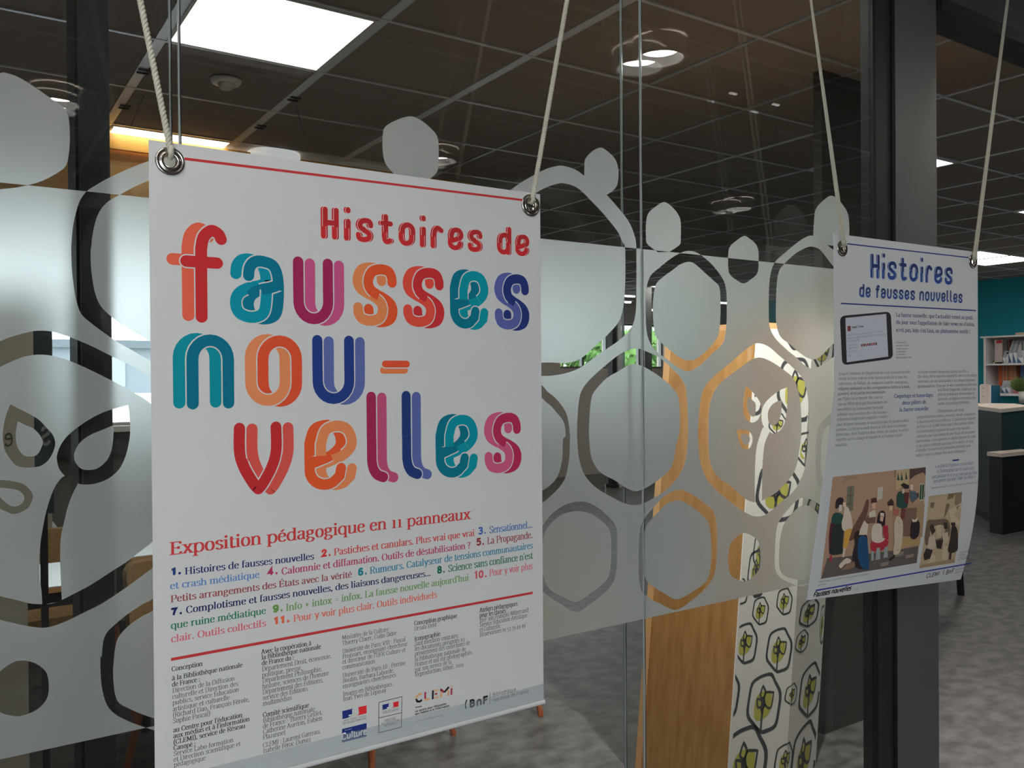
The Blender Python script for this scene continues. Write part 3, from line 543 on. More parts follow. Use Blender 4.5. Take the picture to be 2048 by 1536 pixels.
def parse(st):
    out = []
    for part in st.split(';'):
        if not part: continue
        kd = part[0]; nums = [tuple(float(a) for a in p.split(',')) for p in part[2:].split()]
        out.append((kd, nums))
    return out
PG = {c: (w, parse(st)) for c, (w, st) in G_.items()}
for c, (b_, st) in ACC.items(): PG[c] = (PG[b_][0], [x for x in PG[b_][1] if not (b_ == 'i' and x[0] == 'd')]+parse(st))
def ribbon(pts, a, b, closed=False):
    """pen of half width a (horizontal) and b (vertical) dragged along pts: list of (left, right)"""
    out = []; m = len(pts)
    for i, p in enumerate(pts):
        if closed: p0, p1 = pts[(i-1) % m], pts[(i+1) % m]
        else: p0, p1 = pts[max(i-1, 0)], pts[min(i+1, m-1)]
        dx, dy = p1[0]-p0[0], p1[1]-p0[1]; l = math.hypot(dx, dy) or 1; nx, ny = -dy/l, dx/l
        k = math.sqrt(a*a*nx*nx+b*b*ny*ny) or 1e-9; ox, oy = a*a*nx/k, b*b*ny/k
        out.append(((p[0]+ox, p[1]+oy), (p[0]-ox, p[1]-oy)))
    return out
def glyph_quads(ch, style):
    """quads in em/100 units; style = (a, b, serif)"""
    a, b, serif, seg = style; res = []; lays = []
    w, strokes = PG[ch]
    for si, (kd, n) in enumerate(strokes):
        lays += [(si-1)*.16]*(len(res)-len(lays))
        if kd == 'd':
            x, y = n[0]; r = max(a*1.25, 4.5); pts = [(x+r*math.cos(t*math.pi/4), y+r*math.sin(t*math.pi/4)) for t in range(8)]
            res.append([pts[0], pts[1], pts[2], pts[3]]); res.append([pts[3], pts[4], pts[5], pts[6]]); res.append([pts[6], pts[7], pts[0], pts[3]])
        elif kd == 's':
            if serif: x, y, h = n[0]; h = h+a*.6; b2 = max(b, 1.8)*.9; y0 = y-.6 if y < 3 else y; res.append([(x-h, y0-b2+.3), (x+h, y0-b2+.3), (x+h, y0+b2+.3), (x-h, y0+b2+.3)])
        else:
            pts = cat_rom(n, kd == 'o', seg) if kd in 'co' else n
            R = ribbon(pts, a, b, kd == 'o'); m = len(R)
            for i in range(m if kd == 'o' else m-1):
                j = (i+1) % m; res.append([R[i][1], R[j][1], R[j][0], R[i][0]])
    lays += [len(strokes)*.16]*(len(res)-len(lays))
    return w, res, lays
GC = {}
def text_width(s, track=0): return sum((26 if c == ' ' else PG[c][0])+track for c in s)
class Sheet:
    """a hanging sheet: local a (m, to the right) and b (m, downwards)"""
    def __init__(s, dist, x0, z0, w, h, curl=None): s.dist, s.x0, s.z0, s.w, s.h, s.curl = dist, x0, z0, w, h, curl
    def e(s, a, b): return s.curl(a, b) if s.curl else 0.0
    def pt(s, a, b, lay=0):
        return Vector((s.x0+a, s.dist+s.e(a, b)-D-lay*1.2e-4, s.z0-b))
    def inv(s, u, v):
        e = 0
        for _ in range(10 if s.curl else 1):
            w = onY(u, v, s.dist+e); a, b = w.x-s.x0, s.z0-w.z; e = s.e(a, b)
        return a, b
def text(sh, q, s, u0, v0, u1, v1, cap, style='r', lay=1, slant=0.0, flip=False):
    """one line fitted between two baseline points given on the sheet"""
    st = {'r': (4.3, 1.7, True, 2), 'b': (6.3, 2.2, True, 2), 'B': (6.2, 2.3, True, 5), 's': (3.6, 3.4, False, 2), 'S': (5.4, 4.8, False, 3), 'k': (8.4, 7.0, False, 4)}[style]
    a0, b0 = sh.inv(u0, v0); a1, b1 = sh.inv(u1, v1); ac, bc = sh.inv(u0, v0-cap)
    tw = text_width(s); sx = (a1-a0)/tw; sy = abs(b0-bc)/66.0; x = 0.0
    for c in s:
        if c == ' ': x += 26; continue
        key = (c, st)
        if key not in GC: GC[key] = glyph_quads(c, st)
        w, qs, pq_l = GC[key]
        for qi, pq in enumerate(qs):
            pts = []
            for (px, py) in pq:
                t = (x+px)/tw
                pts.append(sh.pt(a0+(x+px+slant*py)*sx, b0+(b1-b0)*t-py*sy, lay+pq_l[qi]))
            q.poly(pts)
        x += w
def bar(sh, q, u0, v0, u1, v1, th, lay=1, n=24):
    a0, b0 = sh.inv(u0, v0); a1, b1 = sh.inv(u1, v1); _, bt = sh.inv(u0, v0-th); h = abs(b0-bt)/2
    for i in range(n):
        t0, t1 = i/n, (i+1)/n; A0, B0 = a0+(a1-a0)*t0, b0+(b1-b0)*t0; A1, B1 = a0+(a1-a0)*t1, b0+(b1-b0)*t1
        q.poly([sh.pt(A0, B0+h, lay), sh.pt(A1, B1+h, lay), sh.pt(A1, B1-h, lay), sh.pt(A0, B0-h, lay)])
def poly_px(sh, q, pts, lay=1, sub=0):
    loc = [sh.inv(*p) for p in pts]
    if len(loc) == 4 and sub:
        for i in range(sub):
            for j in range(sub):
                def bl(s_, t_): return tuple((loc[0][k]*(1-s_)+loc[1][k]*s_)*(1-t_)+(loc[3][k]*(1-s_)+loc[2][k]*s_)*t_ for k in (0, 1))
                c = [bl(i/sub, (j+1)/sub), bl((i+1)/sub, (j+1)/sub), bl((i+1)/sub, j/sub), bl(i/sub, j/sub)]
                q.poly([sh.pt(x, y, lay) for x, y in c])
        return
    vs, fs = cdt([loc], lambda i: True); b = len(q.v)
    q.v += [sh.pt(p[0], p[1], lay) for p in vs]
    for f in fs:
        p = [vs[i] for i in f]; ar = sum(p[i][0]*p[(i+1) % len(p)][1]-p[(i+1) % len(p)][0]*p[i][1] for i in range(len(p)))
        q.f.append(tuple(b+i for i in (f if ar < 0 else reversed(f))))

# display face: rounded skeletons, x height 1, ascender 1.36; (width, [paths])
def cr(*p, n=8): return cat_rom(list(p), False, n)
def arc(cx, cy, rx, ry, a0, a1, n=12): return [(cx+rx*math.cos(math.radians(a0+(a1-a0)*i/n)), cy+ry*math.sin(math.radians(a0+(a1-a0)*i/n))) for i in range(n+1)]
def DG(c):
    if c == 'n': return 1, [[(0, 0)]+arc(.5, .70, .5, .30, 180, 0)+[(1, 0)]]
    if c == 'u': return 1, [[(0, 1), (0, .5)]+arc(.5, .30, .5, .30, 180, 360)+[(1, .5), (1, 1)]]
    if c == '0': return 1, [[(0, .65)]+arc(.5, 1.0, .5, .32, 180, 0)+arc(.5, .32, .5, .32, 0, -180)+[(0, .65)]]
    if c in 'o0':
        return 1, [[(0, .5)]+arc(.5, .70, .5, .30, 180, 0)+arc(.5, .30, .5, .30, 0, -180)+[(0, .5)]]
    if c == 's': return 1, [cr((.97, .76), (.95, .86), (.82, .97), (.5, 1), (.15, .94), (.0, .77), (.08, .62), (.32, .53), (.62, .46), (.9, .36), (1, .22), (.88, .06), (.5, 0), (.16, .04), (.03, .14), (.01, .24))]
    if c == 'e': return 1, [[(0, .36)]+cr((.0, .36), (.35, .42), (.72, .5), (.97, .64), (.98, .8), (.82, .95), (.5, 1), (.15, .93), (0, .7))+[(0, .30)]+arc(.5, .26, .5, .26, 185, 300)+[(.95, .13), (1, .26)]]
    if c == 'a': return 1, [cr((.02, .74), (.06, .88), (.22, .98), (.5, 1), (.85, .93), (1, .70), (1, .30), (.88, .07), (.5, 0), (.12, .07), (0, .24), (.1, .40), (.4, .50), (.75, .55), (1, .60))]
    if c == 'v': return 1, [cr((0, 1), (0, .62), (.12, .36), (.36, .10), (.5, 0), n=8), cr((.5, 0), (.64, .10), (.88, .36), (1, .62), (1, 1), n=8)]
    if c == 'l': return .34, [[(0, 1.36), (0, .28)]+cr((0, .28), (.08, .13), (.30, .05))+[]]
    if c == 'L': return 1, [[(0, 1), (0, .22)]+cr((0, .22), (.12, .12), (.45, .04), (1, 0))]
    if c == 'f': return 1, [[(.42, 0), (.42, .66)]+cr((.42, .78), (.5, .92), (.72, 1), (.92, .97), (1, .91))[0:], [(0, .63), (.88, .63)]]
    if c == 'F': return .75, [[(.25, 0), (.25, 1.05)]+cr((.25, 1.05), (.32, 1.28), (.55, 1.36), (.75, 1.26)), [(0, .95), (.62, .95)]]
    if c == '-': return 1, [[(0, .5), (1, .5)]]
    if c == 'H': return .95, [[(0, 0), (0, 1.36)], [(.95, 0), (.95, 1.36)], [(0, .70), (.95, .70)]]
    if c == 'i': return .01, [[(0, 0), (0, .86)], [(0, 1.42), (0, 1.47)]]
    if c == 't': return .85, [[(.32, 1.32), (.32, .25)]+cr((.32, .25), (.42, .05), (.62, 0), (.85, .06)), [(0, .96), (.75, .96)]]
    if c == 'r': return .7, [[(0, 0), (0, .6)]+cr((0, .6), (.08, .85), (.35, 1), (.7, .88))]
    if c == 'd': return 1, [[(1, 0), (1, 1.36)], [(1, .5)]+arc(.5, .70, .5, .30, 0, 180)+arc(.5, .30, .5, .30, 180, 360)+[(1, .5)]]
    if c == '1': return .25, [[(0, 1.2), (.25, 1.3), (.25, 0)]]
    if c == '2': return 1, [cr((0, 1.0), (.15, 1.25), (.5, 1.32), (.9, 1.2), (.95, .9), (.5, .45), (0, .02))+[(1, .02)]]
    if c == '3': return 1, [cr((0, 1.2), (.4, 1.32), (.95, 1.15), (.85, .8), (.4, .7)), cr((.4, .7), (.95, .6), (1, .2), (.5, 0), (0, .12))]
    if c == '4': return 1, [[(.75, 0), (.75, 1.32), (0, .35), (1, .35)]]
    if c == '5': return 1, [[(.95, 1.3), (.1, 1.3), (.05, .75)]+cr((.05, .75), (.5, .85), (1, .6), (.95, .15), (.45, 0), (0, .1))]
    if c == '6': return 1, [cr((.9, 1.25), (.5, 1.32), (.08, 1.05), (0, .5), (.1, .1), (.5, 0), (.95, .12), (1, .45), (.8, .72), (.4, .74), (.02, .5))]
    if c == '7': return .9, [[(0, 1.3), (.9, 1.3)]+cr((.9, 1.3), (.55, .7), (.35, 0))]
    if c == '8': return 1, [cr((.5, .7), (.1, .85), (.1, 1.15), (.5, 1.32), (.9, 1.15), (.9, .85), (.5, .7), (.02, .5), (.05, .12), (.5, 0), (.95, .12), (.98, .5), (.5, .7))]
    if c == '9': return 1, [cr((.1, .08), (.5, 0), (.92, .25), (1, .8), (.9, 1.2), (.5, 1.32), (.05, 1.2), (0, .85), (.2, .6), (.6, .58), (.98, .8))]
    if c == '.': return .01, [[(0, .02), (0, .06)]]
    if c == 'B': return 1, [[(0, 0), (0, 1.36), (.5, 1.36)]+arc(.5, 1.04, .42, .32, 90, -90)+[(0, .72)], [(.5, .72)]+arc(.5, .36, .5, .36, 90, -90)+[(0, 0)]]
    if c == 'C': return 1, [cr((1, 1.22), (.8, 1.36), (.4, 1.34), (0, 1.0), (0, .4), (.4, .02), (.8, 0), (1, .12))]
    if c == 'E': return .9, [[(.9, 1.36), (0, 1.36), (0, 0), (.9, 0)], [(0, .7), (.75, .7)]]
    if c == 'M': return 1.3, [[(0, 0), (0, 1.36), (.65, .5), (1.3, 1.36), (1.3, 0)]]
    if c == 'I': return .01, [[(0, 0), (0, 1.36)]]
    if c == 'K': return .9, [[(.9, 1.36), (0, 1.36), (0, 0)], [(0, .7), (.75, .7)]]
    if c == '(': return .3, [cr((.3, 1.5), (0, .9), (.0, .3), (.2, -.3))]
    raise KeyError(c)
def clip_paths(paths, ys):
    """split polylines at height ys -> (upper pieces, lower pieces) with flags for round ends"""
    up, lo = [], []
    for p in paths:
        cur = [p[0]]; side = p[0][1] >= ys; start = True
        for a, b in zip(p, p[1:]):
            sb = b[1] >= ys
            if sb == side: cur.append(b)
            else:
                t = (ys-a[1])/(b[1]-a[1]); m = (a[0]+(b[0]-a[0])*t, ys); cur.append(m)
                (up if side else lo).append((cur, start, False)); cur = [m, b]; side = sb; start = False
        (up if side else lo).append((cur, start, True))
    return up, lo
def dedupe(p):
    o = [p[0]]
    for a in p[1:]:
        if abs(a[0]-o[-1][0])+abs(a[1]-o[-1][1]) > 1e-7: o.append(a)
    return o
def stroke(sh, q, pts, hw, lay, c0=True, c1=True, vs=1.0):
    """constant width stroke in local metres; round ends"""
    pts = dedupe(pts)
    if len(pts) < 2: return
    def miter(p):
        return p
    closed = abs(pts[0][0]-pts[-1][0])+abs(pts[0][1]-pts[-1][1]) < 1e-6
    R = []
    m = len(pts)
    for i, p in enumerate(pts):
        if closed: p0, p1 = pts[(i-1) if i > 0 else m-2], pts[(i+1) if i < m-1 else 1]
        else: p0, p1 = pts[max(i-1, 0)], pts[min(i+1, m-1)]
        d0 = (p[0]-p0[0], p[1]-p0[1]); d1 = (p1[0]-p[0], p1[1]-p[1]); l0 = math.hypot(*d0) or 1; l1 = math.hypot(*d1) or 1
        if i == 0 and not closed: d0 = d1; l0 = l1
        if i == m-1 and not closed: d1 = d0; l1 = l0
        t = (d0[0]/l0+d1[0]/l1, d0[1]/l0+d1[1]/l1); l = math.hypot(*t) or 1; nx, ny = -t[1]/l, t[0]/l
        cs = max(.35, (nx*-d0[1]/l0+ny*d0[0]/l0)); k = hw/cs
        R.append(((p[0]+nx*k, p[1]+ny*k), (p[0]-nx*k, p[1]-ny*k)))
    for i in range(m-1):
        ly = lay+.010*i; q.poly([sh.pt(*R[i][1], ly), sh.pt(*R[i+1][1], ly), sh.pt(*R[i+1][0], ly), sh.pt(*R[i][0], ly)])
    for end, on in ((0, c0), (-1, c1)):
        if not on or closed: continue
        p = pts[end]; o = pts[1] if end == 0 else pts[-2]; dx, dy = p[0]-o[0], p[1]-o[1]; l = math.hypot(dx, dy) or 1; a0 = math.atan2(dy, dx)
        fan = [(p[0]+hw*math.cos(a0-math.pi/2+math.pi*k/8)*1, p[1]+hw*math.sin(a0-math.pi/2+math.pi*k/8)) for k in range(9)]
        ly = lay-.06 if end == 0 else lay+.010*m; q.poly([sh.pt(x, y, ly) for x, y in reversed(fan)])
def twotone(sh, parent, name, paths, hw, d, dv, halo, cl, cr_, paper, ysplit, label=None, base=2):
    """a ribbon letter printed twice side by side: right copy in front above ysplit (local b), left copy in front below"""
    LQ, RQ, HQ = MB(), MB(), MB()
    L = [[(x-d/2, y-dv/2) for x, y in p] for p in paths]; R = [[(x+d/2, y+dv/2) for x, y in p] for p in paths]
    lu, ll = clip_paths(L, ysplit); ru, rl = clip_paths(R, ysplit)   # "up" of clip = larger b = lower on the sheet
    # on the sheet b grows downwards, so `up` lists hold the lower half
    def lay_down(lst, qq, w, b_):
        for k_, (p, s0, s1) in enumerate(lst): stroke(sh, qq, p, w, b_+.22*k_, s0, s1)
    lay_down(ll, LQ, hw, base); lay_down(ru, RQ, hw, base+.11)
    lay_down(rl, HQ, hw+halo, base+1.6); lay_down(lu, HQ, hw+halo, base+1.71)
    lay_down(rl, RQ, hw, base+3.0); lay_down(lu, LQ, hw, base+3.11)
    o = merge_build([(LQ, cl), (RQ, cr_), (HQ, paper)], name, parent)
    if label: o['label'] = label
    return o
def merge_build(parts, name, parent):
    q = MB(); idx = []
    for p, m in parts:
        b = len(q.v); q.v += p.v; q.f += [tuple(i+b for i in f) for f in p.f]
    o = q.build(name, parts[0][1], parent); 
    for p, m in parts[1:]: o.data.materials.append(m)
    k = 0
    for mi, (p, m) in enumerate(parts):
        for _ in p.f: o.data.polygons[k].material_index = mi; k += 1
    return o
def disp_line(sh, s, u0, v0, u1, v1, xh, hwf, d, halo, cols, parent, paper, name='printed_letter', slant=0, single=False, base=2, sp=.62):
    """line in the display face between two baseline points; xh = x height in px at the start"""
    a0, b0 = sh.inv(u0, v0); a1, b1 = sh.inv(u1, v1); _, bt = sh.inv(u0, v0-xh); sy = abs(b0-bt)
    cw = {'f': 'F'}
    ws = [(.62 if c == ' ' else DG(cw.get(c, c))[0]+(.62 if sp is None else sp)/.5*.5) for c in s]
    gw = .5
    adv = [(.55 if c == ' ' else DG(cw.get(c, c))[0]*gw+sp) for c in s]
    tot = sum(adv)-sp+2*hwf; k = (a1-a0)/tot; hw = hwf*k; x = hwf*k; objs = []
    for c, ad in zip(s, adv):
        if c != ' ':
            w, ps = DG(cw.get(c, c)); t = (x/(a1-a0)); bb = b0+(b1-b0)*t
            paths = [[(a0+x+px*gw*k+slant*py*sy, bb-hw-(py*(sy-2*hw))) for px, py in p] for p in ps]
            if single:
                q = MB()
                for p in paths: stroke(sh, q, p, hw, base)
                objs.append(q)
            else:
                twotone(sh, parent, name, paths, hw, d*k, 0.0, halo*k, cols[0], cols[1], paper, bb-sy*.5, base=base)
        x += ad*k
    return objs

# ================================================================== POSTER ONE
P1 = Sheet(1.138, .2145, H0+.3012, .600, .829)
def hole_poly(cx, cy, r, n=28): return [(cx+r*math.cos(2*math.pi*i/n), cy+r*math.sin(2*math.pi*i/n)) for i in range(n)]
def sheet_object(sh, corners, holes, hr, m, name, parent, grid=(1, 1)):
    vs0 = [corners]+[hole_poly(x, y, hr) for x, y in holes]
    ex = []
    gx_, gy_ = grid
    for i in range(1, gx_):
        for j in range(1, gy_):
            p = (sh.w*i/gx_, sh.h*j/gy_)
            if all(math.hypot(p[0]-x, p[1]-y) > hr*1.3 for x, y in holes): ex.append(p)
    edge = []
    n = 24
    cs = []
    for i in range(4):
        a, b = corners[i], corners[(i+1) % 4]
        for k_ in range(n): cs.append((a[0]+(b[0]-a[0])*k_/n, a[1]+(b[1]-a[1])*k_/n))
    vs0[0] = cs
    vs, fs = cdt(vs0, lambda s: s == {0}, ex)
    q = MB(); q.v = [sh.pt(p[0], p[1], 0) for p in vs]
    for f in fs:
        p = [vs[i] for i in f]; ar = sum(p[i][0]*p[(i+1) % len(p)][1]-p[(i+1) % len(p)][0]*p[i][1] for i in range(len(p)))
        q.f.append(tuple(f) if ar < 0 else tuple(reversed(f)))
    o = q.build(name, m, parent); md = o.modifiers.new('thickness', 'SOLIDIFY'); md.thickness = .0006; md.offset = -1; return o
def eyelet(sh, a, b, parent, r=1.0):
    c = sh.pt(a, b); q = MB()
    q.lathe([(.0072*r, -.003), (.0078*r, .002), (.0095*r, .0034), (.0120*r, .0030), (.0135*r, .0014), (.0150*r, .0026), (.0172*r, .0024), (.0182*r, .0008), (.0182*r, 0.0), (.0150*r, -.001), (.0085*r, -.003)], c, (0, -1, 0), 40, closed=True)
    return q.build('eyelet', M_chrome, parent, smooth=True)
p1 = thing('hanging_poster', (P1.x0+.3, P1.dist-D, P1.z0-.829), 'large white exhibition poster titled in big multicoloured ribbon letters with red rules, nearest the viewer', 'poster')
gh1 = P1.inv(340, 323); gh2 = P1.inv(1061, 411)
sheet_object(P1, [(0, 0), (.6, 0), (.6, .829), (0, .829)], [gh1, gh2], .0095, M_paper, 'paper_sheet', p1)
eyelet(P1, *gh1, p1); eyelet(P1, *gh2, p1)
RED = ink(160, 45, 45)
q = MB(); bar(P1, q, 369, 317.5, 1048, 400.5, 5.5); q.build('top_rule', RED, p1)
q = MB(); bar(P1, q, 342, 1319, 1065.5, 1185.5, 6); q.build('lower_rule', RED, p1)
an, _ = P1.inv(345.5, 740); an2, _ = P1.inv(468, 740); WN = an2-an
HW1 = WN*.097; HAL = WN*.022; D1 = 2*HW1+HAL
def big(ch, u0, u1, v0, v1, cl, crr, split=.5):
    um = (u0+u1)/2; vm = (v0+v1)/2
    a0, _ = P1.inv(u0, vm); a1, _ = P1.inv(u1, vm); _, b0 = P1.inv(um, v0); _, b1 = P1.inv(um, v1)
    if ch == '-':
        LQ, RQ, HQ = MB(), MB(), MB(); hh = (b1-b0)*.5-.0004; y = (b0+b1)/2; r = hh*.55
        stroke(P1, LQ, [(a0+r, b1-r), (a1-r*1.6, b1-r)], r, 2); stroke(P1, HQ, [(a0+r*1.6, b0+r), (a1-r, b0+r)], r+HAL, 3); stroke(P1, RQ, [(a0+r*1.6, b0+r), (a1-r, b0+r)], r, 4)
        return merge_build([(LQ, cl), (RQ, crr), (HQ, M_paper)], 'printed_letter', p1)
    w, ps = DG(ch); x0, x1 = a0+HW1+D1/2, a1-HW1-D1/2; y0, y1 = b0+HW1, b1-HW1-.0008
    paths = [[(x0+px*(x1-x0), y1-py*(y1-y0)) for px, py in p] for p in ps]
    return twotone(P1, p1, 'printed_letter', paths, HW1, D1, .0016, HAL, cl, crr, M_paper, b0+(b1-b0)*split)
c1 = lambda x, y: (290+x/3.839, 280+y/3.839)
def bigc(ch, ox, oy, s, l, r, t, b, cl, crr, **k): return big(ch, ox+l/s, ox+r/s, oy+t/s, oy+b/s, ink(*cl), ink(*crr), **k)
bigc('f', 290, 280, 3.839, 165, 630, 638, 1402, (198, 80, 58), (160, 35, 38))
bigc('a', 290, 280, 3.839, 650, 1062, 882, 1415, (0, 116, 132), (0, 92, 112))
bigc('u', 290, 280, 3.839, 1137, 1528, 910, 1425, (130, 28, 70), (162, 66, 106))
bigc('s', 680, 360, 3.84, 97, 440, 640, 1130, (206, 108, 66), (190, 68, 34))
bigc('s', 680, 360, 3.84, 482, 800, 668, 1138, (190, 62, 50), (165, 38, 42))
bigc('e', 680, 360, 3.84, 843, 1138, 693, 1150, (0, 92, 110), (0, 118, 128))
bigc('s', 680, 360, 3.84, 1185, 1453, 718, 1157, (72, 78, 132), (28, 42, 96))
bigc('n', 320, 640, 3.84, 98, 568, 105, 685, (0, 114, 124), (0, 88, 108))
bigc('o', 320, 640, 3.84, 652, 1090, 113, 668, (208, 110, 72), (180, 64, 36))
big('u', 624.7, 729.5, 672, 810, ink(26, 46, 104), ink(72, 84, 132))
bigc('-', 680, 640, 3.84, 307, 535, 312, 412, (206, 100, 60), (186, 66, 38))
bigc('v', 320, 640, 3.84, 568, 1025, 787, 1345, (158, 34, 38), (176, 66, 58))
big('e', 608.5, 713.3, 840.5, 981, ink(188, 70, 34), ink(208, 108, 68))
bigc('L', 680, 640, 3.84, 205, 445, 553, 1255, (132, 30, 66), (156, 62, 96))
bigc('L', 680, 640, 3.84, 475, 702, 547, 1230, (24, 44, 94), (72, 82, 132))
bigc('e', 680, 640, 3.84, 733, 1057, 725, 1215, (0, 92, 108), (0, 116, 128))
bigc('s', 680, 640, 3.84, 1106, 1392, 710, 1180, (168, 72, 104), (148, 34, 66))
M_pink = ink(235, 160, 150)
disp_line(P1, 'Histoires de', 643.5, 477, 1057, 513.5, 50, .108, .085, .022, (ink(166, 36, 40), ink(150, 34, 38)), p1, M_pink, 'title_letter', sp=.52)
def block(sh, parent, name, m, lines, style, cap, org=(0, 0, 1), slant=0):
    q = MB()
    for l in lines:
        st = style
        if len(l) == 6: st = l[5]
        s, x0, y0, x1, y1 = l[:5]; ox, oy, k = org
        text(sh, q, s, ox+x0/k, oy+y0/k, ox+x1/k, oy+y1/k, cap, st, slant=slant)
    return q.build(name, m, parent)
block(P1, p1, 'heading', ink(165, 48, 48), [('Exposition p\u00e9dagogique en 11 panneaux', 339, 1110, 941, 1037.5)], 'B', 25)
PX = [
 ((20, 32, 80), [('Histoires de fausses nouvelles', 369.4, 1149, 628, 1118.5)]), ((170, 55, 52), [('Pastiches et canulars. Plus vrai que vrai', 667.6, 1111, 949, 1071.4)]),
 ((60, 90, 140), [('Sensationnel...', 978.8, 1066.7, 1064.5, 1055)]), ((75, 110, 155), [('et crash m\u00e9diatique', 340, 1178.7, 519, 1155)]),
 ((150, 48, 76), [('Calomnie et diffamation. Outils de d\u00e9stabilisation ?', 562.8, 1149.4, 941.5, 1096)]), ((125, 58, 58), [('La Propagande.', 974.3, 1088.6, 1065, 1075.9), ('Petits arrangements des \u00c9tats avec la v\u00e9rit\u00e9', 341, 1205, 703.8, 1154.3)]),
 ((40, 108, 132), [('Rumeurs. Catalyseur de tensions communautaires', 739.5, 1148, 1065.6, 1096.4)]), ((18, 26, 70), [('Complotisme et fausses nouvelles, des liaisons dangereuses...', 371.8, 1226.6, 861.5, 1151.4)]),
 ((26, 98, 66), [("Science sans confiance n'est", 896.4, 1144, 1065.6, 1116.9), ('que ruine m\u00e9diatique', 341.5, 1258.2, 532, 1227)]), ((92, 126, 72), [("Info + intox = infox. La fausse nouvelle aujourd'hui", 571.6, 1222, 937.4, 1160.6)]),
 ((176, 84, 96), [('Pour y voir plus', 978.4, 1152.8, 1065, 1137.8), ('clair. Outils collectifs', 342, 1285, 532, 1252)]), ((184, 88, 74), [('Pour y voir plus clair. Outils individuels', 586.6, 1244, 873.8, 1194.8)]),
]
for c, ls in PX:
    for l_ in ls: block(P1, p1, 'panel_list_text', ink(*c), [l_], 'b', 13.5)
for c, s, x0, y0, x1, y1 in (((30, 48, 96), '1.', 343, 1151, 362, 1149), ((176, 46, 44), '2.', 643, 1114.6, 661, 1112), ((45, 84, 140), '3.', 957, 1070, 971.5, 1067.5), ((150, 38, 72), '4.', 535, 1151.4, 555, 1148.5),
                             ((120, 48, 46), '5.', 953, 1092, 968, 1090), ((20, 104, 122), '6.', 716, 1152, 733.5, 1149), ((22, 30, 74), '7.', 342, 1231.4, 364, 1228.5), ((18, 88, 60), '8.', 874.4, 1148, 889.5, 1145.5),
                             ((84, 122, 58), '9.', 545.6, 1226, 565.5, 1222.5), ((172, 72, 84), '10.', 949.5, 1158, 973, 1154.5), ((186, 84, 62), '11.', 548, 1249.6, 579, 1245)):
    q = MB()
    for g_ in disp_line(P1, s, x0, y0, x1, y1, 13.0, .135, 0, 0, None, p1, None, single=True, sp=.52):
        b_ = len(q.v); q.v += g_.v; q.f += [tuple(i+b_ for i in f) for f in g_.f]
    q.build('panel_number', ink(*c), p1)
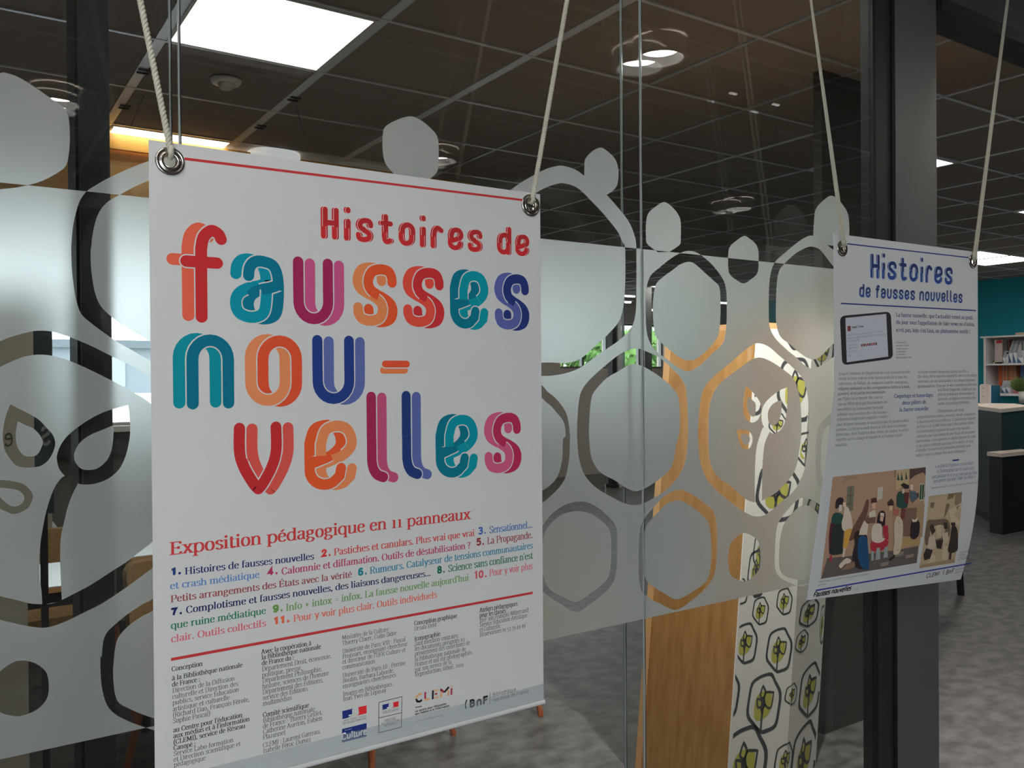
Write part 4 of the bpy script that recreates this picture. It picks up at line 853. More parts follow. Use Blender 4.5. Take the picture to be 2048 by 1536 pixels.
COLS = [
 ((320, 1260, 5.12), [('Conception', 118, 425, 437, 365, 'b'), ('\u00e0 la Biblioth\u00e8que nationale', 122, 518, 845, 378, 'b'), ('de France :', 122, 582, 410, 525, 'b'), ('Direction de la Diffusion', 125, 645, 765, 515), ('culturelle et Direction des', 125, 708, 800, 570),
  ('publics, service \u00c9ducation', 128, 770, 808, 628), ('artistique et culturelle', 128, 835, 712, 710), ('(Richard Dao, Fran\u00e7ois F\u00e9role,', 130, 895, 915, 730), ('Sophie Pascal)', 132, 957, 515, 875), ("au Centre pour l'\u00e9ducation", 133, 1050, 843, 890, 'b'),
  ("aux m\u00e9dias et \u00e0 l'information", 135, 1110, 918, 930, 'b'), ('(CLEMI), service de R\u00e9seau', 137, 1172, 873, 1000, 'b'), ('Canop\u00e9 :', 137, 1232, 365, 1185, 'b'), ('Service Labo-formation', 138, 1292, 752, 1145), ('et Direction scientifique et', 138, 1352, 825, 1183), ('p\u00e9dagogique', 142, 1405, 468, 1330)]),
 ((320, 1260, 5.12), [('Avec la coop\u00e9ration \u00e0', 1037, 248, 1548, 155, 'b'), ('la Biblioth\u00e8que nationale', 1040, 305, 1648, 190, 'b'), ('de France du :', 1042, 362, 1370, 303, 'b'), ('D\u00e9partement Droit, \u00e9conomie,', 1043, 425, 1755, 285), ('politique, presse,', 1045, 485, 1455, 405),
  ('D\u00e9partement Philosophie,', 1047, 543, 1660, 418), ("histoire, sciences de l'homme", 1048, 603, 1728, 460), ('D\u00e9partement des \u00c9ditions,', 1050, 660, 1670, 532), ('service des \u00c9ditions', 1050, 720, 1512, 620), ('multim\u00e9dias', 1052, 778, 1350, 712), ('Comit\u00e9 scientifique', 1052, 895, 1525, 790, 'b'),
  ('Biblioth\u00e8que nationale', 1055, 952, 1583, 830), ('de France : Thierry Grillet,', 1052, 1008, 1662, 862), ('Catherine Aur\u00e9rin, Fabien', 1053, 1065, 1662, 920), ('Plazannet', 1053, 1122, 1285, 1068), ('CLEMI : Laurent Garreau,', 1053, 1205, 1643, 1055), ('Isabelle F\u00e9roc-Dumez', 1055, 1262, 1547, 1138)]),
 ((660, 1200, 4.57), [('Minist\u00e8re de la Culture :', 110, 365, 557, 280), ('Thierry Claerr, Colin Sidre', 110, 415, 608, 318), ('Universit\u00e9 de Paris VIII : Pascal', 112, 488, 692, 375), ('Froissart, enseignant-chercheur', 113, 537, 710, 415), ("et directeur de l'UFR Culture et", 113, 585, 690, 470),
  ('communication', 113, 635, 413, 575), ('Universit\u00e9 de Paris III : Perrine', 115, 708, 690, 590), ('Boutin, Barbara Laborde,', 117, 758, 585, 660), ('enseignantes-chercheures', 117, 808, 603, 700), ('Images en Biblioth\u00e8ques :', 117, 880, 588, 780), ('Jean-Yves de L\u00e9pinay', 117, 925, 513, 840)]),
 ((660, 1200, 4.57), [('Conception graphique', 768, 232, 1160, 160, 'b'), ('Ursula Held', 770, 282, 973, 240), ('Iconographie', 772, 375, 1008, 325, 'b'), ('Sauf mention contraire,', 772, 420, 1175, 340), ('les documents pr\u00e9sent\u00e9s ici', 773, 465, 1232, 375), ('proviennent des collections de', 775, 512, 1280, 405),
  ('la Biblioth\u00e8que nationale de', 775, 562, 1240, 465), ('France et ont \u00e9t\u00e9 photographi\u00e9s', 775, 610, 1298, 495), ('par son service de la', 775, 658, 1110, 580), ('Reproduction, \u00a9BnF, 2019', 777, 702, 1220, 605)]),
 ((660, 1200, 4.57), [('Ateliers p\u00e9dagogiques', 1367, 113, 1713, 50, 'b'), ('pour les classes', 1367, 160, 1607, 115, 'b'), ('BnF site Fran\u00e7ois-Mitterrand', 1368, 205, 1812, 108), ('Service \u00c9ducation Artistique', 1368, 248, 1803, 155), ('et Culturelle', 1368, 292, 1557, 253), ('R\u00e9servations 01 53 79 49 49', 1368, 338, 1787, 245)]),
]
INK = ink(34, 32, 34)
for org, ls in COLS: block(P1, p1, 'credit_text', INK, ls, 'r', 9.3 if org[0] == 320 else 8.6, org)
# logos
BLUE, FRED = ink(24, 40, 98), ink(190, 36, 40)
fl_ = lambda x, y: (660+x/11.378, 1390+y/11.378)
for nm, m_, pts in (('flag_blue', BLUE, ((278, 365), (524, 308), (498, 345), (505, 400), (500, 440), (470, 480), (400, 520), (282, 548))), ('flag_blue', BLUE, ((1192, 222), (1355, 186), (1332, 215), (1335, 270), (1300, 310), (1195, 340))),
                    ('logo_block', BLUE, ((272, 775), (832, 636), (832, 940), (272, 1082))), ('flag_red', FRED, ((640, 278), (832, 236), (832, 415), (600, 470), (660, 430), (650, 340))), ('flag_red', FRED, ((1432, 170), (1560, 138), (1560, 258), (1405, 295), (1445, 270), (1440, 215)))):
    q = MB(); poly_px(P1, q, [fl_(*p) for p in pts]); q.build(nm, m_, p1)
q = MB(); poly_px(P1, q, [fl_(*p) for p in ((1290, 285), (1340, 262), (1325, 300), (1300, 305))], lay=2); q.build('logo_profile', ink(200, 210, 222), p1)
q = MB(); poly_px(P1, q, [fl_(*p) for p in ((420, 452), (500, 436), (470, 470), (450, 478), (425, 480))], lay=2); q.build('logo_profile', ink(200, 210, 222), p1); q = MB()
text(P1, q, 'Culture', *fl_(262, 1020), *fl_(838, 885), 12.0, 'k', lay=2); text(P1, q, 'Minist\u00e8re', *fl_(330, 815), *fl_(495, 775), 1.8, 's', lay=2); q.build('logo_white', ink(200, 210, 222), p1)
q = MB()
text(P1, q, 'Libert\u00e9 - \u00c9galit\u00e9 - Fraternit\u00e9', *fl_(285, 605), *fl_(830, 478), 2.6, 's'); text(P1, q, 'R\u00c9PUBLIQUE FRAN\u00c7AISE'.replace('\u00c7', 'C'), *fl_(285, 678), *fl_(830, 545), 4.2, 'r')
text(P1, q, 'Libert\u00e9 - \u00c9galit\u00e9 - Fraternit\u00e9', *fl_(1195, 385), *fl_(1560, 305), 1.8, 's'); text(P1, q, 'R\u00c9PUBLIQUE FRANCAISE', *fl_(1195, 430), *fl_(1555, 345), 2.8, 'r')
text(P1, q, 'MINIST\u00c9RE', *fl_(1240, 610), *fl_(1495, 548), 4.2, 'r'); text(P1, q, "DE L'\u00c9DUCATION", *fl_(1172, 685), *fl_(1568, 590), 4.2, 'r'); text(P1, q, 'NATIONALE', *fl_(1235, 725), *fl_(1508, 660), 4.2, 'r')
def linepx(sh, q, p0, p1_, w, lay=1):
    a, b = sh.inv(*p0), sh.inv(*p1_); stroke(sh, q, [a, b], w, lay, False, False)
for a, b in (((1112, 168), (1638, 36)), ((1638, 36), (1622, 730)), ((1622, 730), (1105, 862)), ((1105, 862), (1112, 168)), ((1110, 522), (1632, 400))): linepx(P1, q, fl_(*a), fl_(*b), .00045)
ck = lambda x, y: (820+x/7.585, 1360+y/7.585)
text(P1, q, 'Biblioth\u00e8que', *ck(1252, 250), *ck(1608, 162), 7.0, 's'); text(P1, q, 'nationale de France', *ck(1250, 332), *ck(1800, 190), 7.0, 's')
text(P1, q, "Le centre pour l'\u00e9ducation", *ck(78, 490), *ck(552, 370), 3.8, 'k'); text(P1, q, "aux m\u00e9dias et \u00e0 l'information", *ck(78, 530), *ck(600, 400), 3.8, 'k'); text(P1, q, 'un service de r\u00e9seau canop\u00e9', *ck(75, 642), *ck(492, 540), 2.5, 's')
linepx(P1, q, ck(80, 418), ck(180, 396), .0006); linepx(P1, q, ck(1215, 185), ck(1213, 362), .0004); q.build('logo_text', INK, p1)
q = MB()
for g_ in disp_line(P1, 'BnK', *ck(905, 425), *ck(1182, 355), 13.5, .13, 0, 0, None, p1, None, single=True, sp=.45):
    b_ = len(q.v); q.v += g_.v; q.f += [tuple(i+b_ for i in f) for f in g_.f]
stroke(P1, q, [P1.inv(*ck(*p)) for p in ((862, 298), (842, 350), (838, 390), (850, 436))], .0011, 2, False, False); q.build('logo_letters', ink(22, 24, 30), p1)
CO, CD, CM = ink(198, 140, 100), ink(24, 20, 30), ink(140, 50, 66)
qs = {0: MB(), 1: MB(), 2: MB()}
def seg(k, pts, w=.0016): stroke(P1, qs[k], [P1.inv(*ck(*p)) for p in pts], w, 1, False, False)
seg(0, [(182, 205), (140, 215), (102, 245), (92, 285)]); seg(1, [(92, 285), (110, 325), (150, 325), (182, 300)]); seg(2, [(232, 182), (230, 285)]); seg(0, [(222, 302), (300, 290)])
seg(1, [(348, 155), (344, 293)]); seg(0, [(370, 160), (432, 148)], .0013); seg(2, [(372, 215), (415, 205)], .0013); seg(0, [(366, 275), (430, 258)], .0013)
seg(0, [(472, 150), (470, 262)]); seg(2, [(460, 140), (520, 185)]); seg(1, [(520, 185), (590, 105)]); seg(0, [(580, 150), (576, 240)]); seg(2, [(630, 125), (628, 225)]); seg(0, [(632, 85), (631, 110)])
for k_, m in ((0, CO), (1, CD), (2, CM)): qs[k_].build('logo_strokes', m, p1)
# clear sleeve and bottom rod
q = MB(); q.box(P1.x0-.001, P1.x0+.601, P1.dist-D-.0022, P1.dist-D-.0014, P1.z0-.832, P1.z0-.803); q.build('plastic_sleeve', M_sleeve, p1)
q = MB(); q.tube([(P1.x0-.001, P1.dist-D, P1.z0-.833), (P1.x0+.601, P1.dist-D, P1.z0-.833)], .0040, 12); q.build('bottom_rod', mat('rod_white', rgb(215, 215, 215), .25), p1)
# cords
def cord(name, pts, label, parent=None, r=.0022, twist=True, pitch=.016):
    q = MB(); a, b = Vector(pts[0]), Vector(pts[1]); d = b-a; L = d.length; t = d.normalized(); u = t.orthogonal().normalized(); w = t.cross(u)
    ns = 3 if twist else 1; n = int(L/pitch*8)
    for s_ in range(ns):
        path = []
        for i in range(n+1):
            ang = 2*math.pi*(i/8+s_/ns); k = r*.75 if twist else 0
            path.append(a+d*(i/n)+u*(k*math.cos(ang))+w*(k*math.sin(ang)))
        q.tube(path, r*.72 if twist else r, 6)
    if len(pts) > 2:   # loop through the eyelet
        q.tube([Vector(p) for p in pts[2:]], r*1.1, 8)
    o = q.build(name, M_cord, parent, smooth=True)
    if label: tag(o, label, 'cord')
    return o
YP = P1.dist-D
g1 = P1.pt(*gh1); g2 = P1.pt(*gh2)
def loop(g, y, off=0.0): return [(g.x+off, y-.007, g.z+.018), (g.x+off, y-.008, g.z+.009), (g.x+off, y-.003, g.z+.0035), (g.x+off, y+.004, g.z+.006), (g.x+off, y+.007, g.z+.02)]
cord('twisted_cord', [(g1.x, YP-.006, g1.z+.010), (g1.x-.187*.945, YP-.006, ZC)]+loop(g1, YP), 'white twisted cord holding the left eyelet of the big poster', r=.0029)
cord('twisted_cord', [(g2.x, YP-.006, g2.z+.010), (g2.x+.214*.95, YP-.006, ZC)]+loop(g2, YP), 'white twisted cord holding the right eyelet of the big poster', r=.0029, pitch=.012)

# ================================================================== POSTER TWO
def curl2(a, b):
    t = b/.83; s_ = min(max(a/.6, 0), 1); return .076*(1-s_)*max(0.0, (t-.42)/.58)**1.05+.040*s_*max(0.0, (t-.68)/.32)**1.8
P2 = Sheet(1.176, 1.638, H0+.315, .600, .842, curl2)
p2 = thing('hanging_poster', (P2.x0+.3, P2.dist-D, P2.z0-.842), 'smaller-looking white poster with blue title, tablet picture and old street engraving, curling by the doorway', 'poster')
h1 = P2.inv(1684, 497); h2 = P2.inv(1945, 523)
sheet_object(P2, [(0, 0), (.6, -.004), (.6, .857), (0, .828)], [h1, h2], .0095, M_paper2, 'paper_sheet', p2, grid=(12, 30))
eyelet(P2, *h1, p2); eyelet(P2, *h2, p2)
R1 = lambda x, y: (1640+x/5.485, 460+y/5.485)
R2_ = (1650, 720, 6.206); R3 = lambda x, y: (1620+x/4.954, 900+y/4.954); R4 = lambda x, y: (1820+x/5.297, 900+y/5.297)
DB = ink(36, 52, 106)
q = MB(); bar(P2, q, *R1(285, 150), *R1(1630, 303), 2.6); q.build('top_rule', DB, p2)
q = MB(); bar(P2, q, *R1(228, 805), *R1(1710, 884), 2.8); q.build('title_rule', DB, p2)
q = MB(); bar(P2, q, 1631, 1181, 1942.7, 1126, 3.0, n=40); q.build('lower_rule', ink(36, 50, 124), p2)
q = MB(); bar(P2, q, *R4(450, 112), *R4(518, 103), 3.0, n=4); q.build('dash_mark', DB, p2)
M_lb = ink(150, 166, 205)
disp_line(P2, 'Histoires', *R1(556, 527), *R1(1450, 603), 38, .088, .08, .030, (ink(38, 58, 116), ink(34, 44, 84)), p2, M_lb, 'title_letter', sp=.44)
disp_line(P2, 'de fausses nouvelles', *R1(430, 735), *R1(1560, 803), 21, .10, .055, .022, (ink(48, 64, 116), ink(40, 50, 88)), p2, M_lb, 'title_letter', sp=.42)
block(P2, p2, 'lead_text', ink(50, 58, 96), [("La fausse nouvelle, que l'actualit\u00e9 remet au go\u00fbt", 833, 950, 1672, 980), ("du jour sous l'appellation de fake news ou d'infox,", 833, 1030, 1697, 1055), ("n'est pas, loin s'en faut, un ph\u00e9nom\u00e8ne in\u00e9dit !", 833, 1116, 1645, 1133)], 'b', 7.6, (1640, 460, 5.485))
block(P2, p2, 'caption_text', ink(70, 72, 84), [('Faux tweet du', 833, 1243, 945, 1243), ('pr\u00e9sident Donald', 833, 1277, 978, 1275), ('Trump, cr\u00e9\u00e9 par', 833, 1310, 963, 1310), ('le g\u00e9n\u00e9rateur', 833, 1343, 943, 1343), ('de faux tweet', 833, 1373, 943, 1372), ('faketrumptweet.com', 833, 1408, 1003, 1405)], 'r', 3.6, (1640, 460, 5.485))
block(P2, p2, 'body_text', ink(66, 64, 70), [
 ("Jusqu'\u00e0 l'invention de l'imprimerie vers 1450, la fausse nouvelle", 172, 188, 1055, 162), ('circule de fa\u00e7on orale ou \u00e9crite dans la soci\u00e9t\u00e9 par le biais des', 168, 248, 1018, 225), ('colporteurs, du folklore, des voyageurs (ouvriers compagnons,', 165, 310, 1032, 288),
 ('religieux, militaires) ou des correspondances (lettres \u00e0 la main,', 163, 373, 1053, 345), ('gazettes), et est parfois instrumentalis\u00e9e', 160, 437, 745, 412), ("par l'\u00c9glise ou la royaut\u00e9. Elle court les", 158, 500, 718, 475), ("rues au XVIIIe si\u00e8cle par l'interm\u00e9diaire des", 155, 565, 770, 538),
 ("nouvellistes qui commentent l'actualit\u00e9", 152, 630, 722, 603), ('politique sous les arbres dits \u00ab de Cracovie \u00bb', 150, 693, 775, 660), ("(r\u00e9f\u00e9rence \u00e0 l'expression populaire \u00ab craque \u00bb", 147, 757, 790, 712), ('pour d\u00e9signer mensonge et vantardise) dans les jardins publics', 143, 820, 1040, 765),
 ('parisiens. La fausse nouvelle trouve au XXe si\u00e8cle ses premiers', 138, 882, 1015, 825), ("th\u00e9oriciens, dont l'historien Marc Bloch, qui analyse les r\u00e9cits", 133, 945, 1030, 882), ('colport\u00e9s sur les champs de bataille de la Premi\u00e8re Guerre', 130, 1008, 960, 945), ('mondiale.', 125, 1075, 280, 1062)], 'r', 5.6, R2_)
block(P2, p2, 'body_text', ink(66, 64, 70), [
 ("Si la fausse nouvelle n'\u00e9pargne pas la presse aux XIXe et", 1150, 165, 1783, 155), ("XXe si\u00e8cles, elle se caract\u00e9rise aujourd'hui, avec les technologies", 1148, 222, 1885, 203), ('num\u00e9riques, par une instantan\u00e9it\u00e9 et une ubiquit\u00e9 infiniment', 1148, 282, 1865, 262),
 ("plus d\u00e9vastatrices. D'une part, le web a contribu\u00e9 au plein essor", 1148, 345, 1885, 315), ("de la libert\u00e9 d'expression. D'autre part, des", 1398, 388, 1873, 372), ('prises de position anti-d\u00e9mocratiques et', 1398, 443, 1853, 425), ("liberticides s'y d\u00e9ploient et peuvent porter", 1398, 502, 1873, 480),
 ('atteinte \u00e0 ces principes fondateurs.', 1398, 558, 1797, 537), ('D\u00e9sinformation, post-v\u00e9rit\u00e9,', 1397, 650, 1727, 632), ('conspirationnisme, rumeur, mensonge, canular, propagande...', 1140, 725, 1880, 680), ('la fausse nouvelle est prot\u00e9iforme. La Biblioth\u00e8que nationale', 1140, 785, 1868, 735),
 ("de France et le CLEMI (Centre pour l'\u00e9ducation aux m\u00e9dias", 1138, 845, 1848, 790), ("et \u00e0 l'information) proposent de traiter cette question", 1135, 905, 1797, 855), ("essentielle pour notre d\u00e9mocratie par l'\u00e9tude des documents", 1133, 965, 1863, 905),
 ('patrimoniaux. Cette exposition en affiches propose des outils', 1130, 1025, 1872, 960), ('et des pistes de r\u00e9flexion permettant de se rep\u00e9rer, de cr\u00e9er,', 1128, 1085, 1845, 1018), ("d'identifier les sources et l'information pertinente pour", 1125, 1140, 1813, 1075), ("cultiver l'exercice citoyen d'un doute m\u00e9thodique.", 1122, 1200, 1748, 1140)], 'r', 5.4, R2_)
block(P2, p2, 'pull_quote', ink(44, 58, 112), [('Caquetage et bavardage,', 855, 470, 1345, 455), ('deux piliers de', 955, 555, 1253, 540), ('la fausse nouvelle', 922, 640, 1280, 622)], 'b', 7.2, R2_)
block(P2, p2, 'quotation', ink(56, 66, 108), [("\u00ab La libert\u00e9 d'opinion est une farce", 262, 190, 670, 152), ("si l'information sur les faits n'est", 280, 243, 675, 205), ('pas garantie et si ce ne sont pas les faits', 232, 300, 710, 252), ("eux-m\u00eames qui font l'objet du d\u00e9bat. \u00bb", 245, 347, 695, 293)], 'r', 6.4, (1820, 900, 5.297), slant=.18)
block(P2, p2, 'caption_text', ink(74, 84, 120), [('Hannah Arendt, La Crise de la culture, Gallimard, 1972', 222, 413, 722, 348)], 'r', 3.8, (1820, 900, 5.297), slant=.15)
block(P2, p2, 'caption_text', ink(64, 66, 76), [('Les nouvellistes', 520, 1096, 633, 1074), ('anonyme,', 515, 1122, 585, 1107), ("dessin \u00e0 l'encre, seconde moiti\u00e9", 512, 1146, 633, 1122), ('du XVIIIe si\u00e8cle', 505, 1168, 612, 1148)], 'r', 3.0, (1820, 900, 5.297))
block(P2, p2, 'caption_text', ink(64, 66, 76), [('Abb\u00e9 Coquet, Guillaume [sic], dit le nouvelliste du quartier'.replace('[', '(').replace(']', ')'), 80, 1315, 580, 1232), ('1796-1801', 70, 1350, 158, 1332)], 'r', 2.8, (1620, 900, 4.954), slant=.1)
q = MB()
text(P2, q, 'Fausses nouvelles', *R3(28, 1457), *R3(402, 1388), 9.0, 'k', slant=.25); text(P2, q, 'CLEMI', *R4(168, 1356), *R4(308, 1326), 7.6, 'S', slant=.15); text(P2, q, 'BnF', *R4(372, 1322), *R4(458, 1300), 8.5, 'S', slant=.05)
stroke(P2, q, [P2.inv(*R4(*p)) for p in ((366, 1270), (354, 1290), (348, 1325))], .0011, 1, False, False); q.build('footer_text', ink(24, 26, 34), p2)
q = MB(); text(P2, q, '1/12', *R3(428, 1396), *R3(474, 1382), 4.0, 's'); text(P2, q, 'Biblioth\u00e8que', *R4(478, 1280), *R4(583, 1252), 3.2, 's'); text(P2, q, 'nationale de France', *R4(470, 1308), *R4(633, 1272), 3.2, 's'); q.build('footer_text', ink(90, 94, 106), p2)
# printed tablet
def rounded_quad(c, r=.12, n=5):
    out = []
    for i in range(4):
        p, a, b = Vector(c[i]), Vector(c[i-1]), Vector(c[(i+1) % 4]); da = (a-p); db = (b-p); k = min(da.length, db.length)*r
        s0 = p+da.normalized()*k; s1 = p+db.normalized()*k
        for j in range(n+1): t = j/n; q_ = s0*(1-t)**2+p*2*t*(1-t)+s1*t*t; out.append((q_.x, q_.y))
    return out
q = MB(); poly_px(P2, q, rounded_quad([R1(*p) for p in ((217, 943), (775, 893), (802, 1412), (243, 1485))])); q.build('tablet_print', ink(42, 38, 42), p2)
q = MB(); poly_px(P2, q, [R1(*p) for p in ((278, 965), (725, 920), (748, 1388), (293, 1452))], lay=2); q.build('tablet_screen_print', ink(160, 162, 170), p2)
q = MB(); poly_px(P2, q, [R1(*p) for p in ((300, 1055), (335, 1051), (337, 1108), (302, 1113))], lay=3); q.build('tweet_portrait', ink(110, 48, 50), p2)
for k_ in range(8):
    x_ = 450+k_*22.4; y_ = 1252-k_*2.4; q = MB(); poly_px(P2, q, [R1(*p) for p in ((x_, y_), (x_+15, y_-2), (x_+16, y_+26), (x_+1, y_+28))], lay=3); q.build('tweet_icon', ink(*((110, 48, 50), (60, 44, 50), (140, 60, 56))[k_ % 3]), p2)
q = MB(); text(P2, q, 'Donald J. Trump', *R1(348, 1078), *R1(476, 1064), 3.4, 'k', lay=3); q.build('tweet_name', ink(40, 40, 46), p2)
q = MB()
for s_, a, b in (('SWEET! A most wonderful story. Priceless', (302, 1165), (686, 1118)), ('made by @BNF and #CLEMI with @canopé', (302, 1197), (726, 1148)), ('DESOLESNEZ', (302, 1232), (428, 1214)), ('Retweets Likes', (304, 1275), (395, 1264)), ('3,590 15,220', (306, 1303), (416, 1290)), ('10:20 1 apr. 2019', (306, 1342), (410, 1330)), ('Reply', (308, 1385), (350, 1380))):
    text(P2, q, s_.replace('#', '@'), *R1(*a), *R1(*b), 3.2, 's', lay=3)
q.build('tweet_text', ink(104, 112, 118), p2)
# engravings printed on the sheet
def picture(name, corners, R, shapes, base, sub=10):
    o = thing_child(name)
    q = MB(); poly_px(P2, q, [R(*p) for p in corners], 1, sub); q.build('print_ground', ink(*base), o)
    for k_, (c, pts) in enumerate(shapes):
        q = MB(); poly_px(P2, q, [R(*p) for p in (cat_rom(pts, True, 3) if len(pts) > 5 and c not in ((84, 76, 72), (150, 124, 84)) else pts)], 2+k_*.25); q.build('print_shape', ink(*c), o)
    return o
def thing_child(name):
    o = bpy.data.objects.new(name, None); COL.objects.link(o); o.parent = p2; o.location = (0, 0, 0); o.empty_display_size = .02; return o
BR, GN, DK, CRM, RD, BL, YL_ = (96, 74, 62), (40, 66, 60), (44, 36, 38), (178, 164, 148), (150, 44, 54), (34, 66, 98), (176, 134, 62)
sh1 = [((136, 112, 92), [(325, 262), (475, 250), (440, 720), (300, 760)]), ((98, 100, 82), [(368, 365), (438, 352), (425, 600), (358, 610)]), (BR, [(402, 358), (410, 357), (396, 604), (388, 606)]), (BR, [(362, 450), (434, 440), (433, 450), (362, 462)]), (BR, [(360, 530), (430, 520), (428, 530), (358, 542)]),
 ((120, 96, 78), [(835, 200), (850, 198), (840, 590), (822, 600)]), ((160, 140, 106), [(856, 200), (985, 190), (975, 340), (850, 400)]), ((74, 60, 58), [(985, 190), (1145, 172), (1135, 470), (985, 480)]), (GN, [(868, 215), (885, 300), (862, 300)]), (GN, [(905, 215), (920, 300), (895, 300)]), (GN, [(948, 210), (965, 290), (942, 292)]),
 ((150, 148, 118), [(1085, 330), (1132, 325), (1125, 500), (1075, 505)]), (GN, [(1090, 345), (1105, 343), (1100, 490), (1082, 492)]), (GN, [(1110, 343), (1128, 342), (1120, 488), (1106, 490)]), ((140, 116, 88), [(850, 590), (1135, 530), (1110, 860), (880, 870)]), ((104, 82, 68), [(900, 580), (1060, 570), (1030, 860), (880, 850)]), ((150, 124, 84), [(880, 850), (1095, 880), (1085, 930), (860, 970)]),
 ((84, 76, 72), [(170, 1070), (400, 1050), (860, 990), (1070, 950), (1055, 1118), (108, 1275)]), ((120, 108, 98), [(600, 1090), (660, 1080), (650, 1120), (590, 1130)]), ((120, 108, 98), [(850, 1020), (930, 1000), (920, 1040), (840, 1060)]), ((120, 108, 98), [(950, 1040), (1030, 1025), (1020, 1060), (940, 1075)]), ((120, 108, 98), [(700, 1120), (780, 1105), (770, 1140), (690, 1155)]),
 ((164, 156, 142), [(668, 370), (722, 362), (712, 480), (662, 500)]), ((92, 66, 56), [(560, 490), (580, 520), (560, 640), (480, 820), (400, 900), (380, 860), (450, 720), (520, 600)]),
 (GN, [(225, 640), (260, 620), (320, 640), (330, 720), (300, 780), (215, 780), (210, 700)]), (DK, [(250, 580), (255, 500), (290, 470), (325, 480), (325, 530), (290, 560)]), (CRM, [(285, 545), (310, 540), (315, 600), (280, 610)]), ((70, 36, 40), [(200, 730), (240, 720), (230, 1000), (185, 990), (185, 850)]), ((40, 44, 42), [(225, 760), (325, 740), (320, 960), (318, 1025), (190, 1030), (210, 900)]), (RD, [(195, 1040), (215, 1040), (210, 1100), (190, 1100)]),
 (CRM, [(340, 560), (380, 580), (410, 680), (415, 780), (370, 810), (320, 790), (310, 720), (330, 640)]), ((186, 160, 136), [(320, 520), (350, 515), (352, 560), (325, 565)]), (YL_, [(345, 800), (410, 780), (385, 880), (360, 970), (325, 970), (335, 880)]), (CRM, [(325, 970), (350, 970), (335, 1060), (315, 1060)]),
 (DK, [(430, 850), (470, 800), (560, 850), (560, 1000), (570, 1170), (440, 1160), (415, 1050), (440, 930)]), (BL, [(480, 870), (550, 860), (570, 960), (580, 1170), (510, 1165), (470, 1050)]), (CRM, [(530, 700), (575, 710), (560, 840), (480, 840), (490, 790)]), (BR, [(580, 640), (650, 650), (640, 720), (560, 730), (530, 690)]), ((70, 44, 44), [(600, 480), (650, 470), (660, 520), (600, 530)]), (CRM, [(580, 620), (640, 590), (650, 660), (580, 670)]), ((176, 140, 116), [(605, 525), (650, 520), (645, 580), (608, 585)]),
 (DK, [(670, 640), (700, 600), (740, 620), (740, 700), (730, 750), (660, 740)]), (CRM, [(690, 620), (730, 625), (728, 660), (690, 650)]), ((180, 142, 124), [(690, 655), (725, 660), (715, 710), (688, 700)]), (RD, [(720, 750), (765, 745), (775, 880), (740, 900), (720, 820)]), (RD, [(600, 920), (680, 880), (770, 900), (750, 960), (690, 1000), (610, 1000)]), (CRM, [(615, 750), (700, 735), (710, 860), (740, 880), (680, 920), (605, 890)]), ((128, 136, 132), [(655, 970), (685, 965), (690, 1080), (640, 1090)]), ((128, 136, 132), [(735, 960), (760, 955), (765, 1060), (720, 1070)]), ((128, 136, 132), [(600, 1000), (625, 1000), (625, 1095), (600, 1095)]),
 ((60, 44, 44), [(760, 520), (800, 480), (825, 510), (820, 550), (770, 550)]), ((184, 150, 124), [(775, 550), (815, 550), (805, 600), (780, 600)]), ((150, 88, 74), [(820, 590), (875, 580), (870, 640), (820, 650)]), ((172, 156, 134), [(850, 660), (900, 680), (915, 780), (890, 1000), (820, 1030), (830, 900), (825, 760)]), ((120, 100, 84), [(865, 700), (880, 720), (870, 990), (855, 1000)]), (DK, [(770, 1085), (830, 1040), (835, 1060), (790, 1095)]),
 (GN, [(858, 440), (890, 410), (930, 430), (960, 500), (950, 570), (860, 560)]), (DK, [(890, 345), (920, 325), (975, 350), (970, 380), (930, 385)]), (CRM, [(905, 385), (930, 385), (925, 430), (905, 430)]), ((84, 44, 48), [(925, 420), (975, 420), (965, 540), (930, 520)]), ((70, 82, 88), [(980, 410), (1040, 410), (1055, 480), (1010, 520), (985, 480)]), (CRM, [(985, 345), (1015, 340), (1012, 395), (985, 395)]), ((96, 52, 50), [(900, 580), (940, 580), (930, 680), (900, 690)]),
 (DK, [(1000, 720), (1040, 690), (1078, 720), (1070, 840), (1020, 885), (990, 850)]), (CRM, [(1000, 680), (1030, 690), (1060, 670), (1050, 710), (1010, 715)]), (CRM, [(280, 1140), (350, 1070), (400, 1090), (380, 1120), (340, 1130), (300, 1170)]), ((120, 96, 78), [(360, 1130), (430, 1100), (440, 1150), (380, 1180), (300, 1190)])]
picture('street_engraving_print', [(225, 268), (1147, 168), (1055, 1120), (105, 1278)], R3, sh1, (148, 118, 98), 16)
SP, SD, SL = (104, 88, 72), (52, 44, 40), (168, 152, 130)
